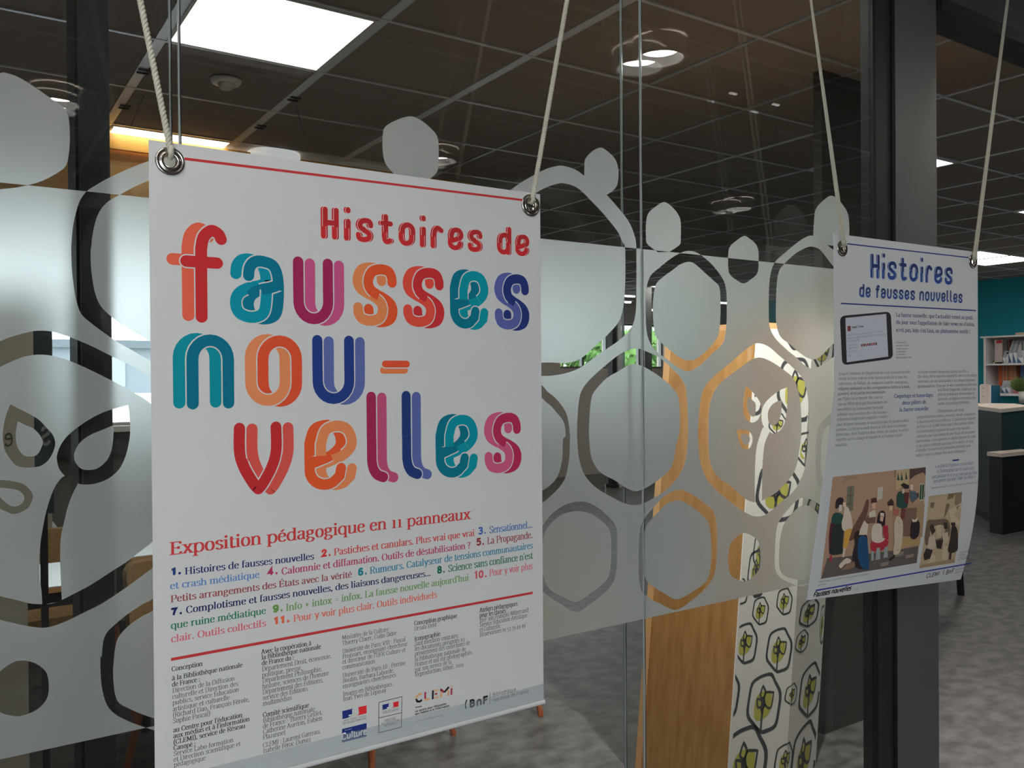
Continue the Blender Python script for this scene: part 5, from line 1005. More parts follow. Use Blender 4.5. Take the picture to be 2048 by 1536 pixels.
sh2 = [((150, 132, 108), [(200, 490), (400, 465), (360, 740), (180, 780)]), (SP, [(405, 465), (480, 455), (400, 640), (355, 740), (370, 640)]), ((120, 102, 82), [(480, 452), (550, 446), (540, 560), (500, 640), (470, 560)]), (SP, [(215, 560), (260, 550), (250, 610), (215, 615)]), (SL, [(410, 640), (540, 560), (530, 800), (440, 780)]),
 ((96, 82, 68), [(180, 760), (260, 740), (400, 740), (420, 900), (300, 1000), (160, 1000)]), (SD, [(205, 810), (240, 780), (270, 860), (230, 900)]), (SL, [(275, 800), (330, 790), (330, 900), (290, 930)]), (SD, [(355, 770), (390, 765), (400, 830), (360, 840)]), (SL, [(340, 880), (400, 870), (405, 980), (350, 1000)]), (SL, [(200, 920), (260, 910), (275, 1010), (240, 1050), (180, 1040)]),
 (SD, [(170, 1040), (240, 1060), (210, 1150), (150, 1170), (140, 1110)]), (SL, [(230, 1100), (270, 1130), (250, 1210), (190, 1210)]), (SD, [(270, 960), (350, 950), (330, 1050), (280, 1040)]), (SL, [(350, 1020), (400, 1010), (395, 1160), (330, 1170)]), (SD, [(430, 770), (475, 765), (480, 800), (435, 800)]), (SD, [(440, 810), (470, 800), (500, 850), (505, 960), (495, 1070), (400, 1080), (420, 950)]), ((60, 50, 44), [(415, 1080), (440, 1078), (430, 1165), (405, 1170)]),
 ((140, 118, 92), [(120, 1215), (470, 1150), (472, 1190), (95, 1250)])]
picture('sepia_engraving_print', [(198, 488), (550, 445), (470, 1195), (95, 1255)], R4, sh2, (156, 136, 110), 10)
YQ = P2.dist-D; e1 = P2.pt(*h1); e2 = P2.pt(*h2)
cord('doubled_cord', [(e1.x-.006, YQ-.006, e1.z+.008), (e1.x-.200, YQ-.006, ZC)]+loop(e1, YQ, -.004), 'left strand of the doubled cord on the left eyelet of the blue-titled poster', r=.0020, pitch=.012)
cord('doubled_cord', [(e1.x+.006, YQ-.004, e1.z+.008), (e1.x-.192, YQ+.004, ZC)]+loop(e1, YQ, .004), 'right strand of the doubled cord on the left eyelet of the blue-titled poster', r=.0020, pitch=.012)
cord('doubled_cord', [(e2.x-.007, YQ-.006, e2.z+.008), (e2.x+.225, YQ-.006, ZC)]+loop(e2, YQ, -.005), 'left strand of the doubled cord on the right eyelet of the blue-titled poster', r=.0022, pitch=.012)
cord('doubled_cord', [(e2.x+.007, YQ-.004, e2.z+.008), (e2.x+.245, YQ+.004, ZC)]+loop(e2, YQ, .005), 'right strand of the doubled cord on the right eyelet of the blue-titled poster', r=.0022, pitch=.012)

# ================================================================== READING POD behind the glass
def lean(x, z): return x+.105*(z-(H0-.41))
pod = thing('reading_pod', (2.4, 2.1-D, 0), 'leaning plywood reading pod with a leaf-patterned white panel, behind the centre glass', 'reading pod')
XN, YN, YF, ZT = 2.18, 1.9-D, 2.30-D, H0+.16
def slab(q, x0, y0, x1, y1, z0, z1, th, side=1):
    """leaning vertical slab from plan point 0 to plan point 1, thickness to one side"""
    dx, dy = x1-x0, y1-y0; l = math.hypot(dx, dy); nx, ny = -dy/l*th*side, dx/l*th*side
    q.hexa([(lean(a, z0), b, z0) for a, b in ((x0, y0), (x1, y1), (x1+nx, y1+ny), (x0+nx, y0+ny))]+[(lean(a, z1), b, z1) for a, b in ((x0, y0), (x1, y1), (x1+nx, y1+ny), (x0+nx, y0+ny))])
q = MB(); slab(q, XN, YN+.004, XN, YF, .0, ZT, .03, -1); q.build('side_panel', M_wood, pod)
q = MB(); slab(q, XN-.001, YF, XN-.001, YF+.03, .0, ZT+.004, .034, -1); q.build('edge_strip', M_woodedge, pod)
XC, XE, YE = 2.47, 2.80, 2.02-D
q = MB(); slab(q, XN-.001, YN-.0002, XC, YN-.0002, 0, ZT, .004, 1); slab(q, XN+.032, YN+.006, XC, YN+.006, 0, ZT, .02, 1); q.build('front_panel', mat('print_white', rgb(238, 234, 228), .7), pod)
q = MB(); slab(q, XC, YN, XE, YE, 0, ZT, .03, 1); q.build('front_panel', mat('print_white', rgb(238, 234, 228), .7), pod)
q = MB(); slab(q, XE, YE, XE+.01, YF+.4, 0, ZT, .03, 1); q.build('side_panel', mat('print_white', rgb(238, 234, 228), .7), pod)
q = MB(); q.hexa([(lean(x, z), y, z) for z in (ZT, ZT+.03) for x, y in ((XN, YF), (XN, YN), (XC, YN), (XE, YE), )] if False else [(lean(XN, ZT), YN, ZT), (lean(XC, ZT), YN, ZT), (lean(XE, ZT), YF, ZT), (lean(XN, ZT), YF+.03, ZT), (lean(XN, ZT), YN, ZT+.02), (lean(XC, ZT), YN, ZT+.02), (lean(XE, ZT), YF, ZT+.02), (lean(XN, ZT), YF+.03, ZT+.02)]); q.build('top_board', M_woodedge, pod)
M_pg = mat('print_grey', rgb(70, 70, 78), .7); M_py = mat('print_lime', rgb(196, 192, 86), .7)
def pod_pt(s_, z, off):
    """s_: running length along the unfolded front (0 at the near corner)"""
    l1 = XC-XN; off = off*.35+.00035
    if s_ <= l1: return Vector((lean(XN+s_, z), YN-off, z))
    t = (s_-l1)/math.hypot(XE-XC, YE-YN); return Vector((lean(XC+(XE-XC)*t, z), YN+(YE-YN)*t-off, z))
LMAX = (XC-XN)+math.hypot(XE-XC, YE-YN)
def pod_inv(u, v):
    for _ in range(1):
        w = onY(u, v, YN+D); x0 = w.x-.105*(w.z-(H0-.41))
        if x0 <= XC: return x0-XN, w.z
    d = ray(u, v); n = Vector((-(YE-YN), XE-XC)); best = None
    lo, hi = 0.0, 1.0
    for _ in range(40):
        t = (lo+hi)/2; y = YN+(YE-YN)*t+D; w = d*(y/d.y); x0 = w.x-.105*(w.z+.41)
        if x0 > XC+(XE-XC)*t: lo = t
        else: hi = t
    return (XC-XN)+t*math.hypot(XE-XC, YE-YN), w.z+H0
def pod_cell(cells_q, cx, cz, w, h, clipL=0.0, rot=0.0):
    qg, ql = cells_q
    base = [(-.10, 1.0), (.35, .96), (.62, .66), (1.0, .18), (.96, -.42), (.80, -.92), (.25, -1.0), (-.12, -.96), (-.60, -.60), (-1.0, -.20), (-.96, .38), (-.84, .82), (-.5, .96)]
    out = cat_rom([(cx+x*w/2, cz+y*h/2) for x, y in base], True, 3); t = .080 if w > .05 else .10
    inn = cat_rom([(cx+(x*(1-1.9*t)-.01)*w/2, cz+(y*(1-1.5*t)+.015)*h/2) for x, y in base], True, 3)
    def ok(p): return .002 < p[0] < LMAX-.002
    def put(q, vs, fs, off):
        for f in fs:
            p = [vs[i] for i in f]
            if all(ok(a) for a in p): q.poly([pod_pt(a[0], a[1], off) for a in p])
    vs, fs = cdt([out, inn], lambda s: 0 in s and 1 not in s); put(qg, vs, fs, .0006)
    bl = cat_rom([(cx-.05*w+math.cos(a*math.pi/5)*w*.27*(1+.12*math.sin(a*7.3)), cz-.02*h+math.sin(a*math.pi/5)*h*.26*(1+.1*math.cos(a*5.1))) for a in range(10)], True, 3)
    vs, fs = cdt([bl], lambda s: True); put(ql, vs, fs, .0003)
    def stem(p, ww):
        R = ribbon(p, ww, ww)
        for a, b in zip(R, R[1:]):
            if all(ok(x) for x in (a[0], a[1], b[0], b[1])): qg.poly([pod_pt(x[0], x[1], .0009) for x in (a[1], b[1], b[0], a[0])])
    P = lambda x, y: (cx+x*w/2, cz+y*h/2)
    lw = w*.022
    stem(cat_rom([P(-.12, -.9), P(-.10, -.4), P(-.06, -.02), P(-.10, .2)], False, 4), lw*1.3)
    for (tx, ty, bx_, by_, fat) in ((-.14, .62, -.10, .20, .26), (-.44, .24, -.18, -.06, .24), (.52, .28, .05, -.04, .42)):
        dx, dy = tx-bx_, ty-by_; nx, ny = -dy*fat*1.4, dx*fat*1.4; n_ = cat_rom([P(bx_, by_), P(bx_+dx*.35+nx, by_+dy*.35+ny), P(tx, ty), P(tx, ty), P(bx_+dx*.35-nx, by_+dy*.35-ny)], True, 4)
        stem(n_+[n_[0]], lw)
    stem([P(-.08, -.15), P(.08, -.03)], lw); stem([P(-.1, -.3), P(-.2, -.06)], lw)
pc = lambda x, y: (1440+x/3.523, 1100+y/3.523)
cells = [(pc(285, 430), pc(228, 330), pc(342, 528)), (pc(453, 362), pc(398, 268), pc(509, 458)), (pc(628, 442), pc(560, 345), pc(695, 538)), (pc(180, 658), pc(98, 515), pc(262, 803)), (pc(415, 706), pc(325, 550), pc(507, 865)),
         (pc(577, 645), pc(532, 570), pc(621, 720)), (pc(308, 1085), pc(190, 873), pc(428, 1293)), (pc(497, 1027), pc(455, 952), pc(540, 1102)), (pc(170, 1500), pc(20, 1248), pc(330, 1800)), (pc(443, 1490), pc(382, 1370), pc(508, 1620)),
         (pc(40, 1010), pc(-70, 830), pc(137, 1195)), (pc(690, 935), pc(562, 760), pc(840, 1110)), (pc(670, 1370), pc(507, 1150), pc(860, 1620)), (pc(140, 300), pc(80, 200), pc(198, 385)), (pc(770, 500), pc(705, 370), pc(850, 640)),
         (pc(290, -20), pc(235, -120), pc(345, 160)), ((1554, 853), (1537, 826), (1574, 871)), ((1607, 905), (1590, 864), (1624, 935)), ((1587, 770), (1555, 715), (1625, 845)), ((1550, 985), (1512, 925), (1600, 1045)), ((1492, 780), (1462, 735), (1530, 832)),
         ((1640, 700), (1622, 650), (1668, 745)), ((1635, 1030), (1610, 985), (1662, 1080)), ((1590, 660), (1565, 610), (1612, 700)), ((1512, 1150), (1495, 1100), (1530, 1195))]
qg, ql = MB(), MB()
for c, tl, br in cells:
    a0, z0 = pod_inv(tl[0], c[1]); a1, _ = pod_inv(br[0], c[1]); a, _z = pod_inv(*c); _, zt = pod_inv(c[0], tl[1]); _, zb = pod_inv(c[0], br[1])
    pod_cell((qg, ql), (a0+a1)/2, (zt+zb)/2, abs(a1-a0), abs(zt-zb))
qg.build('printed_hexagons', M_pg, pod)['kind'] = 'stuff'; ql.build('printed_lime_patches', M_py, pod)['kind'] = 'stuff'
# dark inner wall beyond the pod
boxo('wall_inner_right', mat('inner_wall_dark', rgb(58, 56, 53), .6, bump=.4, nscale=30, stretch=(.3, 1, 3)), (2.95, 3.62, 2.17-D, 2.21-D, 0, ZC+.03))['kind'] = 'structure'

# ================================================================== wooden bulkhead on the left
bk = thing('wooden_bulkhead', (1.0, 4.6-D, H0+.7), 'orange plywood bulkhead under the ceiling, its lit fascia above a brown lower board', 'bulkhead')
boxo('fascia', M_fasc, (-1.5, 2.75, 4.56-D, 4.585-D, H0+1.140, H0+1.216), bk)
boxo('lower_board', mat('brown_ply', rgb(222, 176, 112), .5, noise=(rgb(212, 164, 100), rgb(230, 186, 122)), nscale=6, stretch=(.6, 1, 6)), (-1.5, 2.75, 4.60-D, 4.63-D, H0+.86, H0+1.19), bk)
# signs left behind the glass: lettering seen from the back
M_taupe = mat('taupe_board', rgb(206, 199, 184), .7)
sg = thing('sign_totem', (-.05, 2.3-D, 0), 'taupe sign board seen mirrored behind the left film leaf', 'sign')
a = onY(-90, 640, 2.2); b = onY(66, 640, 2.2); boxo('board', M_taupe, (a.x, b.x, 2.2-D, 2.23-D, H0-.42, H0+.19), sg)
boxo('foot', M_taupe, (a.x+.02, b.x-.02, 2.15-D, 2.28-D, 0, H0-.42), sg)
class Back:
    def __init__(s, y): s.y = y; s.curl = None
    def pt(s, a, b, lay=0): return Vector((a, s.y-D-.0008-lay*1e-4, -b))
    def inv(s, u, v): w = onY(u, v, s.y); return w.x, -w.z
def mirrored(txt, y, u0, v, u1, cap, style, m, parent):
    sh = Back(y); q = MB(); text(sh, q, txt, u0, v, u1, v, cap, style); xs = [p.x for p in q.v]; c = (min(xs)+max(xs))
    q.v = [Vector((c-p.x, p.y, p.z)) for p in q.v]; q.f = [tuple(reversed(f)) for f in q.f]; return q.build('lettering', m, parent)
mirrored('e', 2.2, 8, 891, 27, 33, 's', mat('letter_dark', rgb(90, 90, 80), .6), sg)
sd = thing('dark_sign', (.1, 2.2-D, 0), 'narrow dark board with pale mirrored lettering beside the taupe sign', 'sign')
a = onY(66.5, 640, 2.2); b = onY(104, 640, 2.2); boxo('board', mat('blue_black', rgb(60, 72, 80), .4), (a.x, b.x, 2.2-D, 2.23-D, H0-.30, H0+.19), sd); boxo('foot', M_dark, (a.x+.01, a.x+.025, 2.205-D, 2.22-D, 0, H0-.30), sd)
mirrored('s', 2.2, 80, 888, 102, 46, 'S', mat('letter_pale', rgb(150, 152, 146), .6), sd)
# ================================================================== furniture in the left room
def table(x0, x1, y0, y1, label, z=.74):
    t = thing('table', ((x0+x1)/2, (y0+y1)/2, 0), label, 'table')
    boxo('table_top', mat('table_white', rgb(232, 234, 236), .25), (x0, x1, y0, y1, z-.004, z), t)
    boxo('table_core', M_woodedge, (x0, x1, y0, y1, z-.022, z-.004), t)
    boxo('apron', M_coal, (x0+.03, x1-.03, y0+.02, y0+.05, z-.075, z-.022), t); boxo('apron', M_coal, (x0+.03, x1-.03, y1-.05, y1-.02, z-.075, z-.022), t)
    for x in (x0+.06, x1-.06):
        for y in (y0+.06, y1-.06): q = MB(); q.tube([(x, y, 0), (x, y, z-.022)], .02, 10); q.build('leg', M_coal, t)
table(-.9, .50, 3.34-D, 3.78-D, 'white-topped table with ply edge, nearest behind the left film stem')
table(.62, 2.0, 3.72-D, 4.40-D, 'white-topped table further back, behind the tan chair')
table(-.9, .45, 4.55-D, 5.1-D, 'white-topped table below the window, left of the post')
def chair(x, y, rot, label):
    t = thing('chair', (x, y, 0), label, 'chair', None)
    c, s_ = math.cos(rot), math.sin(rot)
    def P(a, b, z): return Vector((x+a*c-b*s_, y+a*s_+b*c, z))
    def rb(x0, x1, y0, y1, z0, z1, r, up=False):
        q = MB(); q.rbox(x0, x1, y0, y1, z0, z1, r)
        if up: q.v = [Vector((v.x, v.z, v.y)) for v in q.v]; q.f = [tuple(reversed(f)) for f in q.f]
        return q
    q = rb(-.23, .23, -.22, .22, .42, .48, .06); q.v = [P(v.x, v.y, v.z) for v in q.v]; q.build('seat', M_tan, t)
    q = MB(); q.rbox(-.22, .22, .50, .775, -.025, .025, .05); q.v = [P(v.x, .20+v.z+(v.y-.5)*.18, v.y) for v in q.v]; q.build('backrest', M_tan, t)
    for a, b in ((-1, -1), (1, -1), (1, 1), (-1, 1)):
        q = MB(); q.tube([P(a*.16, b*.15, .42), P(a*.23, b*.22, 0)], .019, 10, r2=.012); q.build('leg', M_leg, t)
    return t
chair(1.42, 3.05-D+.10, .35, 'tan chair with splayed wooden legs, hidden behind the first poster')
chair(2.02, 3.28-D, -.5, 'tan chair whose leg shows at the lower right corner of the first poster')
chair(.80, 3.22-D, .15, 'tan chair whose back shows just left of the first poster')
chair(.42, 4.18-D, .1, 'tan chair with its back showing in the left film stem, further off')
ob = thing('storage_box', (.35, 4.65-D, .74), 'small pale box standing on the table below the window', 'box')
boxo('box_body', mat('box_pale', rgb(176, 170, 158), .7), (.28, .42, 4.60-D, 4.70-D, .74, .84), ob); boxo('box_lid', mat('box_pale', rgb(176, 170, 158), .7), (.275, .425, 4.595-D, 4.705-D, .84, .855), ob)
# outside
gr = boxo('ground_outside', mat('pale_paving', rgb(190, 190, 186), .9), (-60, 90, 9.7, 90, -2.2, -2.0)); gr['kind'] = 'structure'
bd = thing('building_across', (4, 25, -2), 'pale grey building across the street, seen through the left window', 'building')
M_fac = mat('facade_grey', rgb(124, 132, 138), .8); M_fac2 = mat('facade_dark', rgb(96, 104, 110), .8)
boxo('base_wall', mat('base_white', rgb(226, 228, 228), .8), (-12, 14, 24, 30, -2, 1.05), bd)
boxo('facade', M_fac, (-12, 14, 24, 30, 1.05, 2.35), bd)
boxo('roof_edge', M_fac2, (-12.2, 14.2, 23.8, 30, 2.35, 2.56), bd)
for i in range(9):
    x = -9+i*2.4; w_ = boxo('window', mat('far_window', rgb(150, 160, 168), .2), (x, x+1.1, 23.95, 24.0, 1.3, 2.1), bd)
boxo('ledge', M_white, (-12, 14, 23.8, 24, 1.02, 1.12), bd)
# trees beyond the far right windows
def tree(x, y, r, zc, label, dark):
    t = thing('tree', (x, y, -2), label, 'tree', None)
    q = MB(); q.tube([(x, y, -2), (x+.1, y, zc-r*.3)], .16, 8, r2=.09); q.build('trunk', mat('bark', rgb(90, 76, 62), .9), t)
    q = MB(); rnd = random.Random(int(x*31))
    for _ in range(900):
        a, b = rnd.uniform(0, 2*math.pi), math.acos(rnd.uniform(-1, 1)); rr = r*(rnd.random()**.4)*(1+.25*math.sin(a*3+b*4)); c_ = Vector((x+rr*math.sin(b)*math.cos(a), y+rr*math.sin(b)*math.sin(a), zc+rr*math.cos(b)*1.1))
        u_ = Vector((rnd.uniform(-1, 1), rnd.uniform(-1, 1), rnd.uniform(-1, 1))).normalized()*.16; v_ = u_.orthogonal().normalized()*.10
        q.poly([c_-u_, c_-v_, c_+u_, c_+v_])
    f_ = q.build('foliage', mat('leaf_green_%d' % dark, (rgb(92, 130, 58), rgb(122, 158, 70))[dark], .7), t); f_['kind'] = 'stuff'
for i, (q_, y_, r, l) in enumerate(((.80, 14.5, 1.1, 'leafy green tree outside, just left of the big glass joint'), (.88, 17.5, 1.2, 'leafy green tree outside, right behind the glass joint'), (.975, 14.5, 1.1, 'tall leafy tree outside, seen at the first full hexagon'),
                           (.70, 20, 1.4, 'green tree outside, furthest left by the poster edge'), (1.10, 18.5, 1.4, 'green tree outside, second from the right'), (1.20, 14.5, 1.1, 'broad green tree furthest right outside'))):
    tree(q_*(y_+D), y_, r, 1.7, l, i % 2)
for i, x in enumerate((7.2, 8.1, 9.0)):
    tree(x+(i//2)*.6, -7.2-(i % 2)*2.4, .85, 1.6, ('green tree outside the hall windows, left one, mirrored in the glass', 'green tree outside the hall windows, middle one', 'green tree outside the hall windows, right one')[i], 1)
# far room strip lights
for (u, v, w_, l) in ((1250, 592, .35, 'upper short strip light glimpsed through the clear ring at the joint'), (1247, 604, .25, 'lower short strip light glimpsed through the clear ring at the joint'), (1300, 620, .28, 'strip light glimpsed left of the first full hexagon'), (1447, 606, .2, 'strip light glimpsed at the right of the first full hexagon')):
    a = onY(u, v, 9.2 if v != 604 else 8.9); t = thing('strip_light', (a.x, a.y, a.z), l, 'ceiling light')
    boxo('tube', M_strip, (a.x-w_/2, a.x+w_/2, a.y-.02, a.y+.02, a.z-.012, a.z+.012), t); boxo('housing', M_white, (a.x-w_/2-.02, a.x+w_/2+.02, a.y-.03, a.y+.03, a.z+.012, a.z+.03), t)
    q = MB(); q.tube([(a.x, a.y, a.z+.03), (a.x, a.y, ZC)], .006, 6); q.build('suspension_rod', M_grey, t)
# columns in front of the far windows
for (u0, u1, m, l) in ((1225, 1233, M_dark, 'dark steel column in front of the far windows, left of the joint'), (1237, 1243, M_white, 'white steel column in front of the far windows, left of the joint'), (1290, 1304, M_grey, 'grey column in front of the far windows, right of the joint')):
    a = onY(u0, 700, 8.6); b = onY(u1, 700, 8.6); t = thing('column', ((a.x+b.x)/2, a.y, 0), l, 'column')
    boxo('shaft', m, (a.x, b.x, a.y, a.y+.1, .04, ZC), t); boxo('base', m, (a.x-.03, b.x+.03, a.y-.03, a.y+.13, 0, .04), t)

# ================================================================== room through the doorway
# counter
def prism(q, pts, z0, z1):
    n = len(pts); b = len(q.v); q.v += [Vector((p[0], p[1], z0)) for p in pts]+[Vector((p[0], p[1], z1)) for p in pts]
    q.f.append(tuple(b+i for i in reversed(range(n)))); q.f.append(tuple(b+n+i for i in range(n)))
    for i in range(n): j = (i+1) % n; q.f.append((b+i, b+j, b+n+j, b+n+i))
ct = thing('reception_counter', (8.3, 4.2-D, 0), 'charcoal reception counter with a pale worktop, seen through the doorway', 'counter')
def gz(u, v, z): w = onZ(u, v, z); return (w.x, w.y)
ZK = 1.13
c1_ = gz(2003, 818, ZK); c0 = gz(1944, 811, ZK); c2 = gz(2062, 812, ZK)
c3 = (c2[0]+.7, c2[1]+.5); c5 = (c0[0]+.8, c0[1]+.5)
ctr = [c0, c1_, c2, c3, c5]
q = MB(); prism(q, ctr, ZK-.035, ZK); q.build('worktop', M_slab, ct)
def inset(pts, k):
    cx_, cy_ = sum(p[0] for p in pts)/len(pts), sum(p[1] for p in pts)/len(pts); return [(cx_+(p[0]-cx_)*k, cy_+(p[1]-cy_)*k) for p in pts]
q = MB(); prism(q, inset(ctr, .955), .08, ZK-.035); q.build('body', M_coal, ct)
q = MB(); prism(q, inset(ctr, .93), 0, .08); q.build('plinth', M_black, ct)
dk = thing('low_desk', (8.0, 3.2, 0), 'low desk wing with pale top joining the right side of the counter', 'desk')
d1 = gz(2003, 907, .74); d2 = gz(2062, 901, .74); d0 = (d1[0]+.06, d1[1]+.16)
dpts = [d1, d2, (d2[0]+.1, d2[1]+.14), d0]
q = MB(); prism(q, dpts, .705, .74); q.build('worktop', M_slab, dk)
q = MB(); prism(q, inset(dpts, .9), .0, .705); q.build('modesty_panel', M_black, dk)
# stool leg by the poster corner
st = onZ(1922, 1190, 0); t = thing('stool', (st.x, st.y, 0), 'black stool whose leg shows below the right corner of the second poster', 'stool')
for dx, dy in ((0, 0), (-.3, .06), (-.26, .36), (.02, .32)):
    q = MB(); q.tube([(st.x+dx, st.y+dy, 0), (st.x+dx*.85-.02, st.y+dy*.85+.02, .44)], .022, 10); q.build('leg', M_black, t)
q = MB(); q.rbox(st.x-.33, st.x+.04, st.y-.02, st.y+.38, .44, .47, .04); q.build('seat', M_black, t)
# wall shelf
XW = 11.3; 
def yw(u, x=11.0): return onX(u, 720, x).y
def zw(v, u=2000, x=11.0): return onX(u, v, x).z
Yl = yw(1967); Yr = Yl-1.5; zt, zm, zb = zw(672, 1990), zw(727.5, 1990), zw(787, 2005)
sf = thing('wall_shelf', (11.15, (Yl+Yr)/2, zb), 'white wall shelf unit full of folders on the teal wall', 'shelf')
boxo('top_board', M_white, (10.98, XW, Yr, Yl+.03, zt-.02, zt), sf); boxo('side_board', M_white, (11.0, XW, Yl-.03, Yl, zb-.03, zt-.02), sf); boxo('side_board', M_white, (11.0, XW, Yr, Yr+.03, zb-.03, zt-.02), sf)
boxo('shelf_board', M_white, (10.97, XW, Yr+.03, Yl-.03, zm-.02, zm), sf); boxo('shelf_board', M_white, (11.0, XW, Yr+.03, Yl-.03, zb-.03, zb), sf)
boxo('back_board', mat('shelf_back', rgb(196, 184, 182), .8), (XW-.012, XW, Yr+.03, Yl-.03, zb, zt-.02), sf)
def ys(x): return yw(1960+x/8.08)
def book(x0, x1, h, m, z0, label, grp, dep=.14, tilt=0):
    a, b = ys(x0), ys(x1); t = thing('book', (11.1, (a+b)/2, z0), label, 'book', grp); y0, y1 = min(a, b)+.002, max(a, b)-.002
    X0 = 11.135; boxo('cover', m, (X0+.005, X0+dep, y0, y0+.003, z0, z0+h), t); boxo('cover', m, (X0+.005, X0+dep, y1-.003, y1, z0, z0+h), t); boxo('spine', m, (X0, X0+.005, y0, y1, z0, z0+h), t)
    boxo('pages', M_white, (X0+.005, X0+dep-.01, y0+.003, y1-.003, z0+.004, z0+h-.006), t)
def magfile(x0, x1, h, z0, label, grp, mm=None, flip=False):
    a, b = ys(x0), ys(x1); t = thing('magazine_file', (11.1, (a+b)/2, z0), label, 'magazine file', grp); y0, y1 = min(a, b)+.003, max(a, b)-.003
    m = mm or mat('file_white', rgb(226, 230, 234), .6); mb = mat('file_blue', rgb(70, 104, 140), .6)
    xb = 11.26 if h > .2 else 11.125; xm = 11.12 if h > .2 else 11.07
    q = MB(); q.v += [Vector(v) for v in ((11.02, y0, z0), (xb, y0, z0), (xb, y0, z0+h), (xm, y0, z0+h), (11.02, y0, z0+h*.45), (11.02, y1, z0), (xb, y1, z0), (xb, y1, z0+h), (xm, y1, z0+h), (11.02, y1, z0+h*.45))]
    q.f += [(0, 1, 2, 3, 4), (9, 8, 7, 6, 5), (0, 5, 6, 1), (1, 6, 7, 2), (0, 4, 9, 5)]; q.build('file_body', m, t)
    q = MB(); zz = z0+h*.45
    pts = [(y1, z0+h*.02), (y1, z0+h*.43), (y0+(y1-y0)*.1, z0+h*.02)] if not flip else [(y0, z0+h*.43), (y0, z0+h*.02), (y1, z0+h*.02)]
    q.poly([Vector((11.018, y, z)) for y, z in pts]); q.build('blue_panel', mb, t)
C = lambda r, g, b: mat('book_%d_%d_%d' % (r, g, b), rgb(r, g, b), .6)
g1_ = 'books on the upper wall shelf'
ph = thing('display_pocket', (11.1, ys(270), zm), 'clear display pocket with a pinkish card and red header on the upper shelf', 'display pocket')
boxo('card', mat('pinkish_card', rgb(196, 180, 176), .6), (11.05, 11.06, ys(330), ys(205), zm, zm+.30), ph); boxo('red_header', C(178, 44, 54), (11.045, 11.05, ys(325), ys(235), zm+.26, zm+.295), ph)
for x0, x1, c, h, l in ((346, 366, (92, 60, 60), .29, 'dark red-brown book left of the white folders, first'), (366, 386, (150, 96, 88), .28, 'dusty red book left of the white folders, second'), (390, 415, (80, 54, 54), .30, 'brown book left of the white folders, third'), (416, 442, (104, 70, 66), .29, 'brown book touching the white folders'),
                     (592, 606, (110, 130, 120), .27, 'grey-green book right of the white folders'), (608, 628, (168, 190, 178), .28, 'pale green book right of the white folders'), (630, 652, (150, 60, 66), .29, 'dull red book near the right picture edge'), (655, 680, (176, 44, 66), .30, 'crimson book near the right picture edge'), (684, 706, (150, 130, 140), .27, 'mauve book at the right picture edge')):
    book(x0, x1, h, C(*c), zm, l, g1_)
g2_ = 'white magazine files on the wall shelf'
magfile(350, 388, .16, zm, 'low white and blue magazine file behind the small bottle', g2_); magfile(446, 512, .29, zm, 'tall white and blue magazine file, left one of the pair', g2_); magfile(516, 586, .29, zm, 'tall white and blue magazine file, right one of the pair', g2_); magfile(590, 684, .16, zm, 'low white and blue magazine file under the red books', g2_)
x = 210
for k_, w_ in enumerate((42, 22, 22, 22, 24, 22, 24, 24, 22, 24, 24)):
    c = ((206, 96, 56), (196, 120, 84), (180, 150, 126), (206, 108, 60), (184, 146, 120), (150, 110, 92), (204, 112, 66), (176, 140, 118), (200, 120, 80), (160, 128, 110), (196, 132, 96))[k_]
    book(x, x+w_, .27 if k_ == 0 else .26, C(*c), zb+.09, 'orange book, broad and first in the lower row' if k_ == 0 else 'thin orange or beige book in the lower row of the wall shelf', 'orange books in the lower row'); x += w_+1
magfile(325, 398, .16, zb, 'white magazine file below the orange books, left one', g2_); magfile(400, 470, .16, zb, 'white magazine file below the orange books, right one', g2_)
o = boxo('inner_board', M_white, (11.13, XW-.012, ys(630), ys(200), zb+.078, zb+.089), sf)
boxo('blue_box', mat('box_blue', rgb(58, 84, 132), .6), (11.14, 11.25, ys(622), ys(562), zb+.09, zm-.03)); tag(bpy.data.objects['blue_box'], 'dark blue box at the end of the orange books', 'box')
# plants, bottle, jar
def plant(cx_, cy_, z0, r, h, name, label, pot=None, colr=(96, 140, 64), n=260):
    t = thing(name, (cx_, cy_, z0), label, 'plant'); q = MB(); rnd = random.Random(int(abs(cx_+cy_)*977)); zz = z0
    if pot:
        p_ = MB(); p_.lathe([(0, 0), (pot[0]*.8, 0), (pot[0], pot[1]), (pot[0]*.9, pot[1]), (pot[0]*.85, pot[1]*.8), (0, pot[1]*.8)], (cx_, cy_, z0), n=20); p_.build('pot', M_white, t, smooth=True); zz = z0+pot[1]*.8
    else:
        p_ = MB(); p_.rbox(cx_-.03, cx_+.03, cy_-r*.9, cy_+r*.9, z0, z0+.02, .02); p_.build('tray', M_white, t)
    for _ in range(n):
        a = rnd.uniform(0, 2*math.pi); rr = r*math.sqrt(rnd.random()); hh = h*(.5+.5*rnd.random())*(1-.4*(rr/r)**2)
        b_ = Vector((cx_+rr*.4*math.cos(a)*(1 if pot else .3), cy_+rr*(.4 if pot else 1)*math.sin(a), zz)); t_ = Vector((cx_+rr*math.cos(a)*(1 if pot else .35), cy_+rr*math.sin(a)*1.05, zz+hh)); w_ = Vector((math.sin(a), math.cos(a), .3)).normalized()*.012
        q.poly([b_, (b_+t_)/2+w_, t_, (b_+t_)/2-w_])
    f_ = q.build('leaves', mat('plant_%d' % colr[0], rgb(*colr), .7), t); f_['kind'] = 'stuff'
plant(11.08, ys(275), zm, .085, .075, 'grass_planter', 'low green grass planter on the upper wall shelf', None, (96, 146, 56))
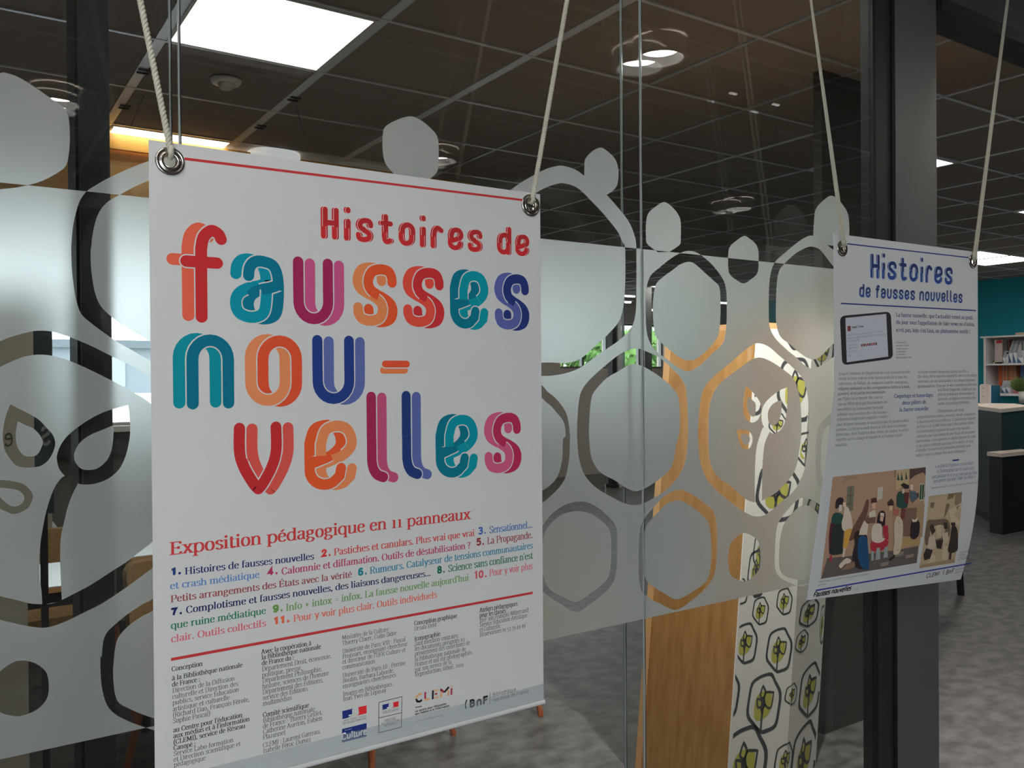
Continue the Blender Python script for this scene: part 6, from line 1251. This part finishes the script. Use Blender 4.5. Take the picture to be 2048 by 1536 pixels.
pp = onX(2048+.0, 800, 8.6); pu = gz(2045, 806, ZK); plant(pu[0], pu[1], ZK, .13, .20, 'potted_plant', 'bushy green plant in a white pot on the counter', (.045, .16), (92, 116, 62), 420)
q = MB(); q.lathe([(0, 0), (.022, 0), (.022, .07), (.008, .085), (.008, .12), (0, .12)], (11.05, ys(413), zm), n=16); b_ = thing('small_bottle', (11.05, ys(413), zm), 'small white bottle with dark cap beside the grass planter', 'bottle')
q.build('bottle_body', M_white, b_, smooth=True); boxo('cap', M_black, (11.042, 11.058, ys(413)-.008, ys(413)+.008, zm+.12, zm+.14), b_)
for x_, l in ((540, 'pink jar with white lid on the lowest shelf, left'), (625, 'pink jar with white lid on the lowest shelf, right')):
    b_ = thing('pink_jar', (11.06, ys(x_), zb), l, 'jar'); q = MB(); q.lathe([(0, 0), (.03, 0), (.034, .03), (.03, .075), (0, .075)], (11.06, ys(x_), zb), n=16); q.build('jar_body', C(190, 120, 124), b_, smooth=True)
    q = MB(); q.lathe([(.031, .075), (.031, .10), (0, .10)], (11.06, ys(x_), zb), n=16); q.build('lid', M_white, b_, smooth=True)
# things on the counter
pa = gz(1981, 806, ZK); t = thing('teal_box', (pa[0], pa[1], ZK), 'dark teal box standing on the counter worktop', 'box')
e0 = onY(1981, 770, pa[1]+D); e1_ = onY(2000, 770, pa[1]+D); hh = onY(1990, 771, pa[1]+D).z
boxo('box_body', C(24, 100, 128), (e0.x, e1_.x, pa[1], pa[1]+.12, ZK, hh), t); boxo('box_rim', M_white, (e0.x-.004, e0.x+.006, pa[1]-.004, pa[1]+.12, ZK, hh+.006), t)
e2 = onY(1962, 770, pa[1]+D-.05); e3 = onY(1979, 770, pa[1]+D-.05)
t = thing('leaflet_card', (e2.x, pa[1]-.05, ZK), 'pale standing card with small print, left of the teal box', 'card')
boxo('card', mat('pale_card', rgb(206, 196, 194), .6), (e2.x, e3.x, pa[1]-.05, pa[1]-.045, ZK, hh+.02), t)
for k_ in range(3): boxo('print_line', M_pg, (e2.x+.02, e2.x+.06, pa[1]-.0515, pa[1]-.05, hh-.03-.09*k_, hh-.026-.09*k_), t)
b_ = boxo('cardboard_flat', mat('beige_card', rgb(200, 176, 158), .8), (11.0, 11.25, ys(760), ys(575), zt, zt+.03)); tag(b_, 'flat beige box lying on top of the wall shelf', 'box')
